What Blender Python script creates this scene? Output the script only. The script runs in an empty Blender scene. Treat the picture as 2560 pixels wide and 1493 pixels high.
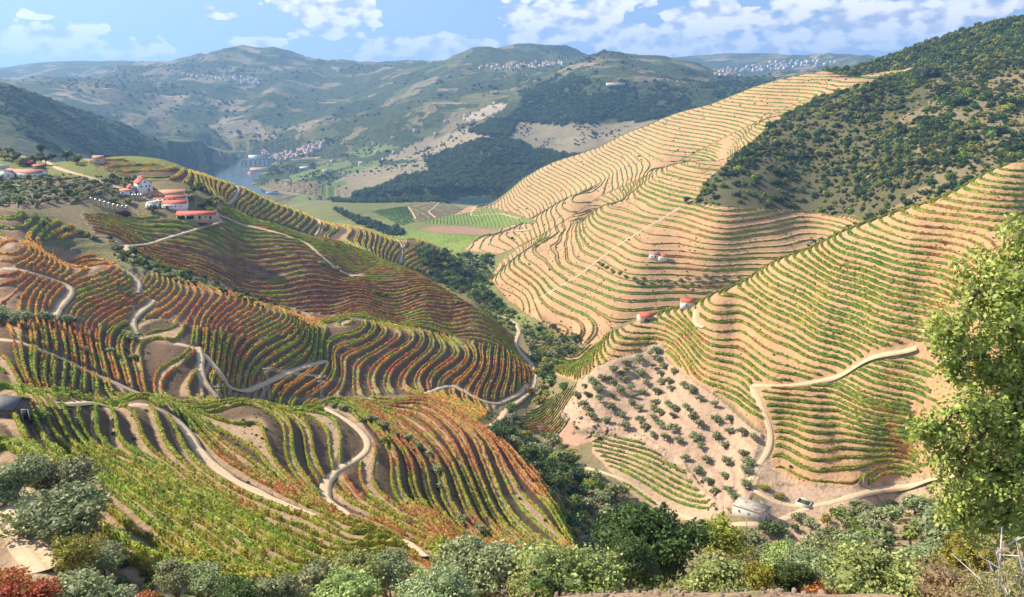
import bpy, math, random, time
import numpy as np
T00=time.time()
sc=bpy.context.scene
# ---------------------------------------------------------------- camera, sky, sun, exposure
F=1950.0; CX=1280.0; CY=746.5; PITCH=math.radians(16.5)
SP,CP=math.sin(PITCH),math.cos(PITCH)
SUN_EL=math.radians(40); SUN_AZ=math.radians(-70)     # azimuth from +Y, negative = left
SKY_STRENGTH=0.052; SUN_STRENGTH=5.0; EXPOSURE=1.05
HAZE=0.00009
cd=bpy.data.cameras.new('camera'); cam=bpy.data.objects.new('camera',cd); sc.collection.objects.link(cam)
cd.sensor_width=36.0; cd.lens=36.0*F/2560.0; cd.clip_start=0.5; cd.clip_end=40000
cam.rotation_euler=(math.radians(90)-PITCH,0,0); sc.camera=cam
sc.view_settings.view_transform='Standard'; sc.view_settings.look='None'; sc.view_settings.gamma=1
sc.view_settings.exposure=EXPOSURE; sc.view_settings.use_curve_mapping=False
sc.render.engine='CYCLES'
sc.cycles.max_bounces=5; sc.cycles.diffuse_bounces=2; sc.cycles.glossy_bounces=2; sc.cycles.transmission_bounces=3
sc.cycles.volume_bounces=0; sc.cycles.use_denoising=True
class NT:
    """tiny helper to write node trees"""
    def __init__(s,nt): s.nt=nt; s.n=nt.nodes; s.l=nt.links
    def new(s,t,_in=None,**kw):
        nd=s.n.new(t)
        for k,v in kw.items(): setattr(nd,k,v)
        if _in:
            for k,v in _in.items():
                sk=nd.inputs[k]
                if isinstance(v,bpy.types.NodeSocket): s.l.new(v,sk)
                else: sk.default_value=v
        return nd
    def math(s,op,a,b=None,c=None,clamp=False):
        nd=s.n.new('ShaderNodeMath'); nd.operation=op; nd.use_clamp=clamp
        for i,v in enumerate((a,b,c)):
            if v is None: continue
            if isinstance(v,bpy.types.NodeSocket): s.l.new(v,nd.inputs[i])
            else: nd.inputs[i].default_value=v
        return nd.outputs[0]
    def mix(s,f,a,b,blend='MIX'):
        nd=s.n.new('ShaderNodeMix'); nd.data_type='RGBA'; nd.blend_type=blend
        for k,v in ((0,f),(6,a),(7,b)):
            if isinstance(v,bpy.types.NodeSocket): s.l.new(v,nd.inputs[k])
            else: nd.inputs[k].default_value=(v if k==0 else (v[0],v[1],v[2],1))
        return nd.outputs[2]
    def ramp(s,f,*st):
        nd=s.n.new('ShaderNodeValToRGB'); e=nd.color_ramp.elements
        while len(e)<len(st): e.new(.5)
        for i,(p,c) in enumerate(st):
            e[i].position=p; e[i].color=(c,c,c,1) if not hasattr(c,'__len__') else (c[0],c[1],c[2],1)
        s.l.new(f,nd.inputs[0]); return nd.outputs[0]
    def noise(s,vec,scale,detail=4,rough=.55,out=0,dist=0):
        nd=s.new('ShaderNodeTexNoise',{'Scale':scale,'Detail':detail,'Roughness':rough,'Distortion':dist})
        if vec is not None: s.l.new(vec,nd.inputs['Vector'])
        return nd.outputs[out]
wd=bpy.data.worlds.new("World"); sc.world=wd; wd.use_nodes=True
def build_world():
    t=NT(wd.node_tree); t.n.clear()
    sky=t.new('ShaderNodeTexSky',sky_type='NISHITA'); sky.sun_disc=False; sky.sun_elevation=SUN_EL; sky.sun_rotation=SUN_AZ
    sky.altitude=350; sky.air_density=1.0; sky.dust_density=0.7; sky.ozone_density=1.5
    geo=t.new('ShaderNodeNewGeometry')
    sep=t.new('ShaderNodeSeparateXYZ',{0:geo.outputs['Position']})
    inc=t.new('ShaderNodeVectorMath',{0:geo.outputs['Incoming']},operation='SCALE'); inc.inputs[3].default_value=-1
    d=t.new('ShaderNodeSeparateXYZ',{0:inc.outputs[0]})
    az=t.math('ARCTAN2',d.outputs[0],d.outputs[1]); el=t.math('ARCSINE',d.outputs[2])
    t.n.remove(sep)
    # cloud bodies: (azimuth, elevation, half width, half height) in degrees
    blobs=[(-12.3,3.7,4.2,1.7),(-13.8,4.6,3.0,1.2),(-17.2,1.6,2.2,.45),(-19,3.6,1.6,.3),(-34.5,1.5,3.5,1.0),(-29,1.5,3.8,1.1),(-24,1.0,3,.5),(-30.5,4.1,1,.28),(-30,2.9,1,.35),
           (-8.5,1.3,2.6,.9),(-5.0,1.4,2.6,.9),(-1.8,1.2,2.2,.7),
           (2.2,3.2,3.4,2.0),(5.5,3.4,3.6,2.1),(4.2,5.2,3.4,1.3),(9.0,5.2,4.5,1.3),(8.3,1.6,3.6,1.3),(1.5,1.2,3.0,1.2),
           (12.5,2.5,3.4,1.6),(13.5,4.0,2.4,.9),(15.0,1.2,4.0,1.1),(16.5,3.0,2.6,1.3),(19.0,4.9,2.6,.9),(21.0,3.6,3.2,1.3),(20,1.6,4.2,1.0),
           (24.8,2.9,3.0,1.4),(26.0,4.7,1.8,.7),(28.5,3.3,3.2,1.3),(27,1.7,4.0,.9),(32.5,4.4,3.4,.8),(34,5.8,2.4,.7),(37,4,4,1.2),(13,6.5,3,.6)]
    nv=t.new('ShaderNodeCombineXYZ',{0:az,1:t.math('MULTIPLY',el,1.7),2:0.0}).outputs[0]
    w1=t.new('ShaderNodeTexNoise',{'Vector':nv,'Scale':16.0,'Detail':2.0,'Roughness':.5})
    wc=t.new('ShaderNodeSeparateColor',{0:w1.outputs['Color']})
    azw=t.math('ADD',az,t.math('MULTIPLY',t.math('SUBTRACT',wc.outputs[0],.5),.085))
    elw=t.math('ADD',el,t.math('MULTIPLY',t.math('SUBTRACT',wc.outputs[1],.5),.038))
    acc=None
    for (a,e,w,h) in blobs:
        a,e,w,h=[math.radians(q) for q in (a,e,w,h)]
        dx=t.math('MULTIPLY',t.math('SUBTRACT',azw,a),1/w); dy=t.math('MULTIPLY',t.math('SUBTRACT',elw,e),1/h)
        q=t.math('SUBTRACT',1.0,t.math('ADD',t.math('MULTIPLY',dx,dx),t.math('MULTIPLY',dy,dy)))
        acc=q if acc is None else t.math('SMOOTH_MAX',acc,q,.25)
    # outside the part of the sky the photograph shows, the same kind of cloud goes on
    out=t.math('SUBTRACT',t.math('MULTIPLY',t.noise(nv,3.2,3,.5),2.6),1.35)
    far=t.math('SUBTRACT',1.0,t.ramp(t.math('ABSOLUTE',az),(0.0,1.0),(.215,1.0),(.26,0.0)))
    nd=t.n[-1] if False else None
    far=t.math('MINIMUM',t.math('MAXIMUM',t.math('MULTIPLY',t.math('SUBTRACT',t.math('ABSOLUTE',az),.72),8),0),1)
    hi=t.math('MINIMUM',t.math('MAXIMUM',t.math('MULTIPLY',t.math('SUBTRACT',el,.13),12),0),1)
    acc=t.math('MAXIMUM',acc,t.math('ADD',out,t.math('SUBTRACT',t.math('MULTIPLY',t.math('MAXIMUM',far,hi),3.0),3.0)))
    def puff(off):
        v=t.new('ShaderNodeVectorMath',{0:nv,1:(off[0],off[1],0)},operation='ADD').outputs[0]
        n=t.noise(v,26,7,.60)
        n2=t.new('ShaderNodeTexVoronoi',{'Vector':v,'Scale':42.0},feature='SMOOTH_F1'); n2.inputs['Smoothness'].default_value=.6
        n3=t.new('ShaderNodeTexVoronoi',{'Vector':v,'Scale':95.0},feature='SMOOTH_F1'); n3.inputs['Smoothness'].default_value=.6
        return t.math('ADD',t.math('MULTIPLY',n,1.9),t.math('ADD',t.math('MULTIPLY',t.math('SUBTRACT',.5,n2.outputs[0]),.9),t.math('MULTIPLY',t.math('SUBTRACT',.5,n3.outputs[0]),.45)))
    base=puff((0,0)); lit=puff((.014,-.012))
    dens=t.math('ADD',t.math('MULTIPLY',acc,1.15),t.math('SUBTRACT',t.math('MULTIPLY',base,1.5),1.62))
    mask=t.ramp(dens,(0.0,0.0),(.07,.4),(.18,.95),(.35,1.0))
    relief=t.math('SUBTRACT',base,lit)
    br=t.math('ADD',t.math('MULTIPLY',relief,1.5),t.math('ADD',.44,t.math('MULTIPLY',t.math('MINIMUM',dens,1.2),.36)))
    ccol=t.mix(t.math('MINIMUM',t.math('MAXIMUM',br,0.0),1.0),(6.0,6.4,7.8),(13.5,12.8,12.0))
    left=t.math('MINIMUM',t.math('MAXIMUM',t.math('MULTIPLY',t.math('SUBTRACT',.15,az),1.15),.0),1.0)
    low=t.ramp(t.math('MAXIMUM',el,0.0),(0.0,.75),(.05,.42),(.12,.16),(.3,0.0))
    skyc=t.mix(.8,sky.outputs[0],(2.2,4.4,8.6))
    skyc=t.mix(low,skyc,(5.8,7.4,9.6))
    skyc=t.mix(t.math('MULTIPLY',left,t.ramp(t.math('MAXIMUM',el,0.0),(0.0,.85),(.25,.5),(.8,0.0))),skyc,(6.9,9.0,10.0))
    fade=t.math('MINIMUM',t.math('MAXIMUM',t.math('MULTIPLY',t.math('ADD',el,.01),22),.0),.95)
    col=t.mix(t.math('MULTIPLY',mask,fade),skyc,ccol)
    bg=t.new('ShaderNodeBackground',{0:col,1:SKY_STRENGTH}); o=t.new('ShaderNodeOutputWorld'); t.l.new(bg.outputs[0],o.inputs[0])
build_world()
sd=bpy.data.lights.new('sun','SUN'); sd.energy=SUN_STRENGTH; sd.angle=math.radians(.6); sd.color=(1.0,.88,.71)
sun=bpy.data.objects.new('sun',sd); sc.collection.objects.link(sun)
from mathutils import Vector, Matrix
SUN=Vector((math.cos(SUN_EL)*math.sin(SUN_AZ),math.cos(SUN_EL)*math.cos(SUN_AZ),math.sin(SUN_EL)))
sun.rotation_euler=SUN.to_track_quat('Z','Y').to_euler()
# ---------------------------------------------------------------- the lie of the land
def azt(u,v):
    X=u-CX; Yc=-(v-CY); y=F*CP+Yc*SP; z=-F*SP+Yc*CP
    h=np.hypot(X,y); return np.arctan2(X,y), z/h
def project(x,y,z):
    dep=y*CP-z*SP; up=y*SP+z*CP
    return CX+F*x/dep, CY-F*up/dep, dep
def V(u,v,d): a,t=azt(u,v); return (a,math.log(d),t)
def Z(u,v,z): a,t=azt(u,v); return (a,math.log(z/t),t)
def H(u,d,z):
    a=math.atan2(u-CX,F)
    for _ in range(6):
        y=d*math.cos(a); dep=y*CP-z*SP; a=math.asin(max(-.99,min(.99,(u-CX)*dep/F/d)))
    return (a,math.log(d),z/d)
C=[
# near ground
H(-100,8,-5),H(1280,8,-7),H(2660,8,-6),H(0,20,-15),H(700,20,-17.5),H(1280,13,-11.5),V(1500,1480,22),V(1900,1475,23),V(2300,1488,24),H(2560,20,-15),V(1250,1500,22),
H(0,45,-34),H(600,45,-37),H(1100,45,-38),H(1600,50,-41),H(2100,50,-41),H(1250,80,-70),H(1600,90,-78),V(2000,1465,70),H(2560,50,-38),
V(2200,1400,105),V(2400,1350,140),V(2200,1300,180),V(2000,1400,110),V(2560,1350,120),H(1700,130,-105),H(1500,160,-125),H(1800,200,-138),
V(2550,1240,190),
# valley
V(2560,1190,330),V(2350,1220,318),V(2150,1250,300),V(1990,1270,288),V(1880,1272,278),H(1650,262,-178),H(1900,252,-169),H(2150,255,-167),H(2400,275,-164),Z(1500,1230,-171),Z(1440,1150,-175),Z(1380,1060,-181),Z(1345,1000,-186),Z(1335,950,-190),Z(1320,880,-203),Z(1290,800,-220),Z(1250,750,-226),Z(1215,715,-236),Z(1180,690,-240),Z(1140,655,-250),Z(1100,625,-262),
H(1480,235,-166),
# A
V(0,1130,118),V(400,1400,88),V(700,1480,78),V(200,1300,98),V(0,1300,88),V(0,1430,76),V(1075,1385,132),V(950,1340,142),
V(0,985,180),V(200,990,200),V(400,998,222),V(600,1003,250),V(830,1012,285),V(1050,1000,320),V(1220,1090,282),V(1330,1190,258),V(1400,1290,230),V(1425,1360,210),
H(0,203,-77),H(200,222,-89),H(400,250,-103),H(600,280,-124),H(800,315,-146),H(1450,250,-168),
# B
V(0,965,225),V(100,960,240),V(0,870,265),V(60,850,275),V(315,960,278),V(450,870,320),V(560,960,305),V(1250,1040,372),V(1290,990,408),
V(0,605,420),V(100,625,418),V(250,655,410),V(400,702,402),V(600,745,408),V(1290,890,478),
V(170,740,355),V(380,770,365),V(0,800,300),V(330,820,345),V(600,870,355),
# gully B/C1
H(0,440,-90),H(250,435,-108),V(740,790,410),V(850,803,428),V(1000,823,446),V(1130,851,458),H(1290,530,-205),V(480,705,432),V(650,765,432),V(300,650,450),
# C1
V(560,520,585),V(700,565,590),V(850,615,592),V(1000,668,585),V(1150,755,600),V(1230,800,600),V(1275,850,575),
V(760,600,575),V(870,690,545),
V(250,505,560),V(400,510,558),V(460,520,560),V(350,475,590),V(490,550,545),
V(300,610,480),
V(0,540,490),V(0,590,455),V(150,560,500),V(250,620,470),
V(0,500,560),V(100,440,625),V(0,430,650),V(60,395,690),V(0,380,700),
# C2
V(200,405,700),V(300,410,730),V(430,425,750),V(600,465,770),V(750,525,800),V(900,570,830),V(1060,610,850),V(1120,640,860),
H(700,665,-139),H(1000,710,-188),H(1200,720,-215),V(600,540,650),V(1000,655,775),V(1080,680,800),V(800,590,740),
H(0,820,-110),H(200,800,-130),H(430,900,-190),H(600,950,-220),H(750,950,-230),H(1000,1000,-250),
# D
V(950,580,1380),V(1050,560,1480),V(1000,530,1600),V(1080,506,1880),V(1190,520,1740),V(1100,605,1240),V(1250,590,1280),V(1320,550,1400),V(820,515,1680),H(600,1400,-320),H(300,1300,-300),H(700,1200,-290),V(1220,520,1700),
# E1
V(1690,765,468),V(1610,790,470),V(1500,850,465),V(1400,912,455),V(1800,720,468),V(1900,672,470),V(2000,632,472),V(2100,590,475),V(2250,535,480),V(2420,460,490),V(2560,410,500),
Z(2380,800,-103.5),Z(2200,780,-108),Z(2080,745,-109),Z(1990,700,-110),
Z(2330,1090,-146),Z(2200,1083,-150),Z(2050,1065,-150),Z(1930,1035,-150),
Z(2300,1180,-158),Z(2100,1160,-158),Z(1930,1110,-157),
Z(1650,860,-151),Z(1730,960,-151),Z(1900,1075,-152),
Z(1700,800,-141),Z(1800,880,-141),Z(1950,960,-141),
Z(1860,760,-130),Z(2000,840,-130),Z(2100,880,-130),Z(2400,900,-115),
Z(2200,620,-86),Z(2400,640,-83),Z(2560,560,-72),Z(2560,800,-96),Z(2560,1000,-124),

H(1460,470,-185),H(1600,500,-178),H(1750,500,-160),
# E2
Z(1235,690,-226),V(1350,600,905),V(1500,505,930),V(1620,450,960),V(1750,392,1000),V(1900,310,1080),V(1720,500,850),V(2000,520,870),V(2060,240,1120),V(2280,175,1380),
H(1500,560,-200),H(1700,540,-185),H(1900,540,-165),H(2100,560,-150),H(2300,560,-125),H(2560,600,-90),
V(2200,300,1000),V(2400,350,900),V(2500,200,1100),V(2300,420,850),V(2560,300,950),
V(2180,152,1620),V(2330,108,1550),V(2560,50,1450),
# E3
V(1190,515,1880),V(1300,450,1820),V(1400,400,1760),V(1550,345,1680),V(1700,285,1600),V(1900,212,1500),V(2060,178,1480),V(2130,190,1440),
V(1330,560,1330),V(1500,450,1350),V(1720,350,1300),V(1900,270,1280),V(2060,215,1280),V(1200,620,1080),V(1300,580,1080),V(1450,505,1080),V(1620,430,1080),
H(1300,980,-235),H(1500,980,-185),H(1750,1020,-140),H(2000,1200,-60),
# beyond E3
H(1300,2050,-340),H(1500,2100,-320),H(1700,2100,-300),H(2000,2100,-200),H(2300,2200,-60),H(2560,2300,20),
# L1
V(0,215,2300),V(150,265,2450),V(300,310,2600),V(450,370,2750),V(560,402,2750),V(0,370,1700),V(200,400,1900),V(400,428,2300),V(480,440,2450),
H(0,3100,-180),H(300,3300,-290),H(100,1100,-250),H(0,1200,-200),
# M
V(900,492,2160),V(1000,440,2350),V(1240,345,2600),V(1430,385,2500),V(1500,340,2700),V(1400,300,2850),V(1450,240,3000),V(1500,181,3300),V(1600,173,3400),V(1730,186,3500),V(1850,205,3500),V(1990,195,3600),
V(1250,262,3100),V(1150,290,3050),V(1000,330,3000),V(900,360,3000),V(800,400,2850),V(700,440,2550),V(800,450,2350),V(780,500,1950),V(1000,400,2650),V(1000,460,2250),V(1100,350,2850),V(750,370,3150),V(620,458,2450),V(1700,250,3000),V(1650,350,2600),
# FM
V(600,385,3300),V(500,350,3500),V(600,280,4200),V(600,195,5200),V(560,128,6200),V(640,130,6200),V(740,150,6200),V(870,166,6000),V(1000,160,5800),V(1130,145,5500),V(1330,124,5500),V(1450,140,5500),V(1560,166,5600),V(470,150,6100),
V(850,250,4500),V(880,325,3500),V(950,290,3900),V(1050,250,4000),V(1200,210,4000),V(1200,165,4600),V(1400,165,4700),V(300,250,4300),V(100,225,4200),V(200,200,4800),V(380,181,5500),V(0,197,4600),
V(0,178,8000),V(130,160,8000),V(300,157,8000),V(380,166,7500),V(700,300,4000),V(800,310,3700),V(700,350,3500),
H(0,6000,-150),H(200,6200,-150),H(600,8000,-100),H(1000,8000,-150),H(1400,7000,-100),
V(1570,160,8000),V(1750,140,8500),V(1900,133,8500),V(2060,142,8500),V(2130,150,8500),V(1850,165,7000),V(1700,187,5000),H(1900,4600,-120),H(2300,8500,100),H(2560,8500,100),
H(0,13000,-200),H(600,13000,-200),H(1280,13000,-300),H(2000,13000,-300),H(2560,13000,-300),
]

def G(u,v,d0,z0,g):
    t=-azt(u,v)[1]; return (-z0+g*d0)/(t+g)
def ROW(z,*pts):
    for p in pts: C.append(Z(p[0],p[1],z))
def ROWD(d,*pts):
    z=azt(*pts[0])[1]*d; ROW(z,*pts); return z
# B nose
def bz(x,y): return (800+.393*x,780+.393*y)
for ph,pts in ((3,[(330,515),(375,410),(330,325),(540,225),(620,165),(590,130)]),(5,[(500,530),(540,430),(500,355),(700,240),(720,170),(680,145)]),
 (7,[(690,530),(690,450),(650,390),(830,290),(880,230),(830,180)]),(9,[(790,470),(800,430),(940,330),(980,260),(920,190)]),(11,[(950,470),(1040,360),(1060,280),(1000,215)]),
 (13,[(1050,570),(1060,470),(1110,370),(1130,290),(1070,225)]),(15,[(1130,580),(1170,450),(1190,350),(1140,240)]),(17,[(1230,560),(1255,450),(1260,350),(1210,250)]),(19,[(1310,500),(1320,400),(1290,320),(1250,265)]),
 (1,[(120,500),(180,390),(130,270),(350,200),(500,120)]),(-1,[(20,440),(80,330),(30,240),(180,170),(330,90)])):
    ROW(-150-(ph-3)*2.1,*[bz(*p) for p in pts])
# A rows
ROW(-76,(230,1080),(253,1114),(303,1153),(360,1173),(421,1215),(534,1277),(674,1361))
ROW(-67,(154,1080),(180,1130),(225,1153),(323,1220),(421,1282),(534,1350),(674,1445))
ROW(-57,(11,1080),(56,1136),(250,1240),(330,1310),(400,1370))
ROW(-84,(340,1025),(375,1063),(400,1131),(470,1190),(560,1255),(700,1325),(800,1365))
ROW(-91.5,(440,1045),(480,1100),(520,1160),(600,1215),(700,1260),(790,1295),(920,1350))
ROW(-101,(600,1040),(693,1080),(693,1136),(704,1173),(726,1198),(768,1243),(810,1271),(895,1302),(1021,1361))
ROW(-104.5,(746,1088),(757,1150),(768,1184),(800,1220))
ROW(-112,(940,1116),(943,1150),(923,1192),(931,1232),(965,1260),(1021,1296),(1092,1341))
ROW(-116,(960,1090),(993,1128),(1010,1164),(1010,1215),(1021,1254),(1078,1293))
ROW(-120,(1030,1136),(1055,1173),(1061,1220),(1078,1277),(1120,1324))
ROW(-126,(1131,1187),(1151,1237),(1162,1277),(1190,1322))
ROW(-130.5,(1173,1192),(1196,1243),(1212,1285),(1246,1333))
ROW(-140,(1260,1150),(1330,1250),(1390,1335))
# C1
def PLANE(u,v,d,gx,gy,*pts):
    a,t=azt(u,v); x0,y0,z0=d*math.sin(a),d*math.cos(a),t*d
    for p in pts:
        a,t=azt(*p); sx,cy=math.sin(a),math.cos(a)
        dd=(z0-gx*x0-gy*y0)/(t-gx*sx-gy*cy)
        C.append((a,math.log(dd),t))
C+=[V(450,560,541),V(350,600,520),V(550,570,548),V(500,610,525),V(450,660,497)]
PLANE(640,615,545,-.2,.42,(640,615),(800,665),(600,680),(750,700),(880,715),(650,735),(800,765),(950,770),(1080,765),(950,800),(1100,810),(1180,780),(1230,810),(1220,842),(740,776),(850,791),(1000,812),(1130,838))
# E1 lower spur
ROW(-158,(1560,930),(1700,1000),(1850,1100)); ROW(-164,(1480,1010),(1650,1080),(1840,1200)); ROW(-170,(1500,1085),(1650,1180),(1780,1275))
# E2
ROW(-152,(1560,520),(1659,556),(1778,584),(1900,577),(2100,570))
ROW(-165,(1620,625),(1800,640),(1950,630))
ROW(-180,(1440,572),(1506,655),(1642,689),(1812,689))
ROW(-190,(1384,611),(1445,696),(1540,733),(1778,733))
ROW(-200,(1300,640),(1394,733),(1506,784),(1640,790))
ROW(-212,(1245,690),(1330,780),(1400,820))
KR=0.35; EPS=0.045
def kern(d): return -np.sqrt(d*d+EPS*EPS)
def fit(C,reg=5e-4):
    C=np.array(C,float); ext=[(a+(-.22 if a<0 else .22),r,t) for a,r,t in C if abs(a)>.5]
    C=np.vstack([C,np.array(ext)]); P=np.c_[C[:,0],C[:,1]*KR]; n=len(P)
    d=np.hypot(P[:,None,0]-P[None,:,0],P[:,None,1]-P[None,:,1])
    A=np.zeros((n+3,n+3)); A[:n,:n]=kern(d)+reg*np.eye(n); A[:n,n]=1; A[:n,n+1:]=P; A[n:,:n]=A[:n,n:].T
    return P,np.linalg.solve(A,np.r_[C[:,2],0,0,0])
PW=fit(C)
A0=np.linspace(-.84,.84,340); L0=np.linspace(math.log(5),math.log(15000),600)
def evalt():
    P,w=PW; n=len(P); aa,ll=np.meshgrid(A0,L0,indexing='ij'); q=np.c_[aa.ravel(),ll.ravel()*KR]; out=np.empty(len(q))
    for i in range(0,len(q),8000):
        s=q[i:i+8000]; d=np.hypot(s[:,0,None]-P[None,:,0],s[:,1,None]-P[None,:,1]); out[i:i+8000]=kern(d)@w[:n]+w[n]+s@w[n+1:]
    return out.reshape(aa.shape)
G0=evalt()
def cubic(a,l):
    """Catmull-Rom look-up of the fitted surface"""
    fa=np.clip((a-A0[0])/(A0[1]-A0[0]),1,len(A0)-3.001); fl=np.clip((l-L0[0])/(L0[1]-L0[0]),1,len(L0)-3.001)
    i=fa.astype(int); j=fl.astype(int); s=fa-i; t=fl-j
    def w(s): return (-.5*s+s*s-.5*s**3, 1-2.5*s*s+1.5*s**3, .5*s+2*s*s-1.5*s**3, -.5*s*s+.5*s**3)
    wa=w(s); wl=w(t); out=0
    for p in range(4):
        r=0
        for q in range(4): r=r+wl[q]*G0[i+p-1,j+q-1]
        out=out+wa[p]*r
    return out
def hsh(i,j,s): 
    n=(i*374761393+j*668265263+s*1442695041)&0xffffffff
    n=((n^(n>>13))*1274126177)&0xffffffff
    return ((n^(n>>16))&0xffff)/65535.0
def vnoise(x,y,s=0):
    xi=np.floor(x).astype(np.int64); yi=np.floor(y).astype(np.int64); fx=x-xi; fy=y-yi
    fx=fx*fx*fx*(fx*(fx*6-15)+10); fy=fy*fy*fy*(fy*(fy*6-15)+10)
    a=hsh(xi,yi,s);b=hsh(xi+1,yi,s);c=hsh(xi,yi+1,s);d=hsh(xi+1,yi+1,s)
    return (a*(1-fx)+b*fx)*(1-fy)+(c*(1-fx)+d*fx)*fy
def fbm(x,y,wl,o=4,s=0,g=.5):
    r=0;am=1;tot=0
    for k in range(o):
        r=r+am*(vnoise(x/wl+k*17.3,y/wl-k*9.1,s+k)-.5)*2; tot+=am; am*=g; wl/=2.03
    return r/tot
def ridged(x,y,wl,o=4,s=0):
    r=0;am=1;tot=0
    for k in range(o):
        r=r+am*(1-np.abs(vnoise(x/wl+k*7.3,y/wl-k*3.1,s+k)-.5)*4); tot+=am; am*=.5; wl/=2.1
    return r/tot
def sstep(a,b,x): t=np.clip((x-a)/(b-a),0,1); return t*t*(3-2*t)
def worldpt(u,v,z):
    a,t=azt(u,v); d=z/t; return (d*math.sin(a),d*math.cos(a))
RIVER=[worldpt(u,v,-350) for u,v in ((1900,506),(1500,506),(1200,509),(1130,513),(1000,516),(850,512),(740,500),(640,484),(568,462),(556,446),(580,430),(622,414),(668,404),(690,395),(655,388),(560,386),(400,386))]
def distline(x,y,P,closed=False):
    d=np.full(np.shape(x),1e9)
    for (x0,y0),(x1,y1) in zip(P[:-1],P[1:]):
        vx,vy=x1-x0,y1-y0; t=np.clip(((x-x0)*vx+(y-y0)*vy)/(vx*vx+vy*vy+1e-9),0,1)
        d=np.minimum(d,np.hypot(x-x0-t*vx,y-y0-t*vy))
    return d
def basez(a,l):
    """smooth ground height at azimuth a and log distance l"""
    R=np.exp(l); x=R*np.sin(a); y=R*np.cos(a); z=R*cubic(a,l)
    far=sstep(2100,3600,R)
    n=far*(ridged(x+300,y,1150,4,11)*98-26+fbm(x,y,420,3,3)*22)+sstep(1300,2400,R)*(1-far)*fbm(x,y,260,4,5)*16
    n=n*(1-.75*sstep(7000,9000,R))
    n=n+sstep(500,900,R)*(1-sstep(1900,2600,R))*fbm(x,y,70,3,8)*2.2
    near=1-sstep(60,140,R); n=n+near*fbm(x,y,9,4,21)*.6
    low=sstep(-350,-265,z)
    z=z+n*np.where(R>1500,low,1)
    return x,y,z,R
def inpoly(u,v,P):
    r=np.zeros(np.shape(u),bool); n=len(P)
    for k in range(n):
        x0,y0=P[k]; x1,y1=P[(k+1)%n]
        if y0==y1: continue
        c=((v>=min(y0,y1))&(v<max(y0,y1)))&(u<(x1-x0)*(v-y0)/(y1-y0)+x0); r^=c
    return r
# ---- plots: outline as seen on the hill face (photo px) and distance range
GREEN=(.115,.20,.022); LIME=(.245,.325,.03); YEL=(.45,.40,.045); ORG=(.60,.26,.055); RED=(.42,.10,.045); OLV=(.16,.18,.045); RUST=(.31,.15,.05); GOLD=(.40,.345,.06); AMB=(.46,.22,.07)
SOILR=(.42,.255,.135); SOILL=(.13,.082,.05); SOILC=(.155,.10,.065)  # left-hill soils darkened, putting the deep bank shade into the colour
def PL(name,where,poly,d,s,off,b,pal,soil,h=1.25,w=.42,tb=0.0,k=.85,lin=None):
    return dict(name=name,where=where,poly=poly,d=d,s=s,off=off,b=b,pal=pal,soil=soil,h=h,w=w,tb=tb,k=k,lin=lin)
SC=[(1735,507),(1770,450),(1830,398),(1890,345),(1960,290),(2030,250),(2100,228),(2170,208),(2240,186),(2290,172),(2200,181),(2130,193),(2060,178),(2060,120),(2560,-50),(3200,-100),(3200,700),(2560,470),(2240,570),(2180,556),(2120,540),(1990,528),(1860,520)]
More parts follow.
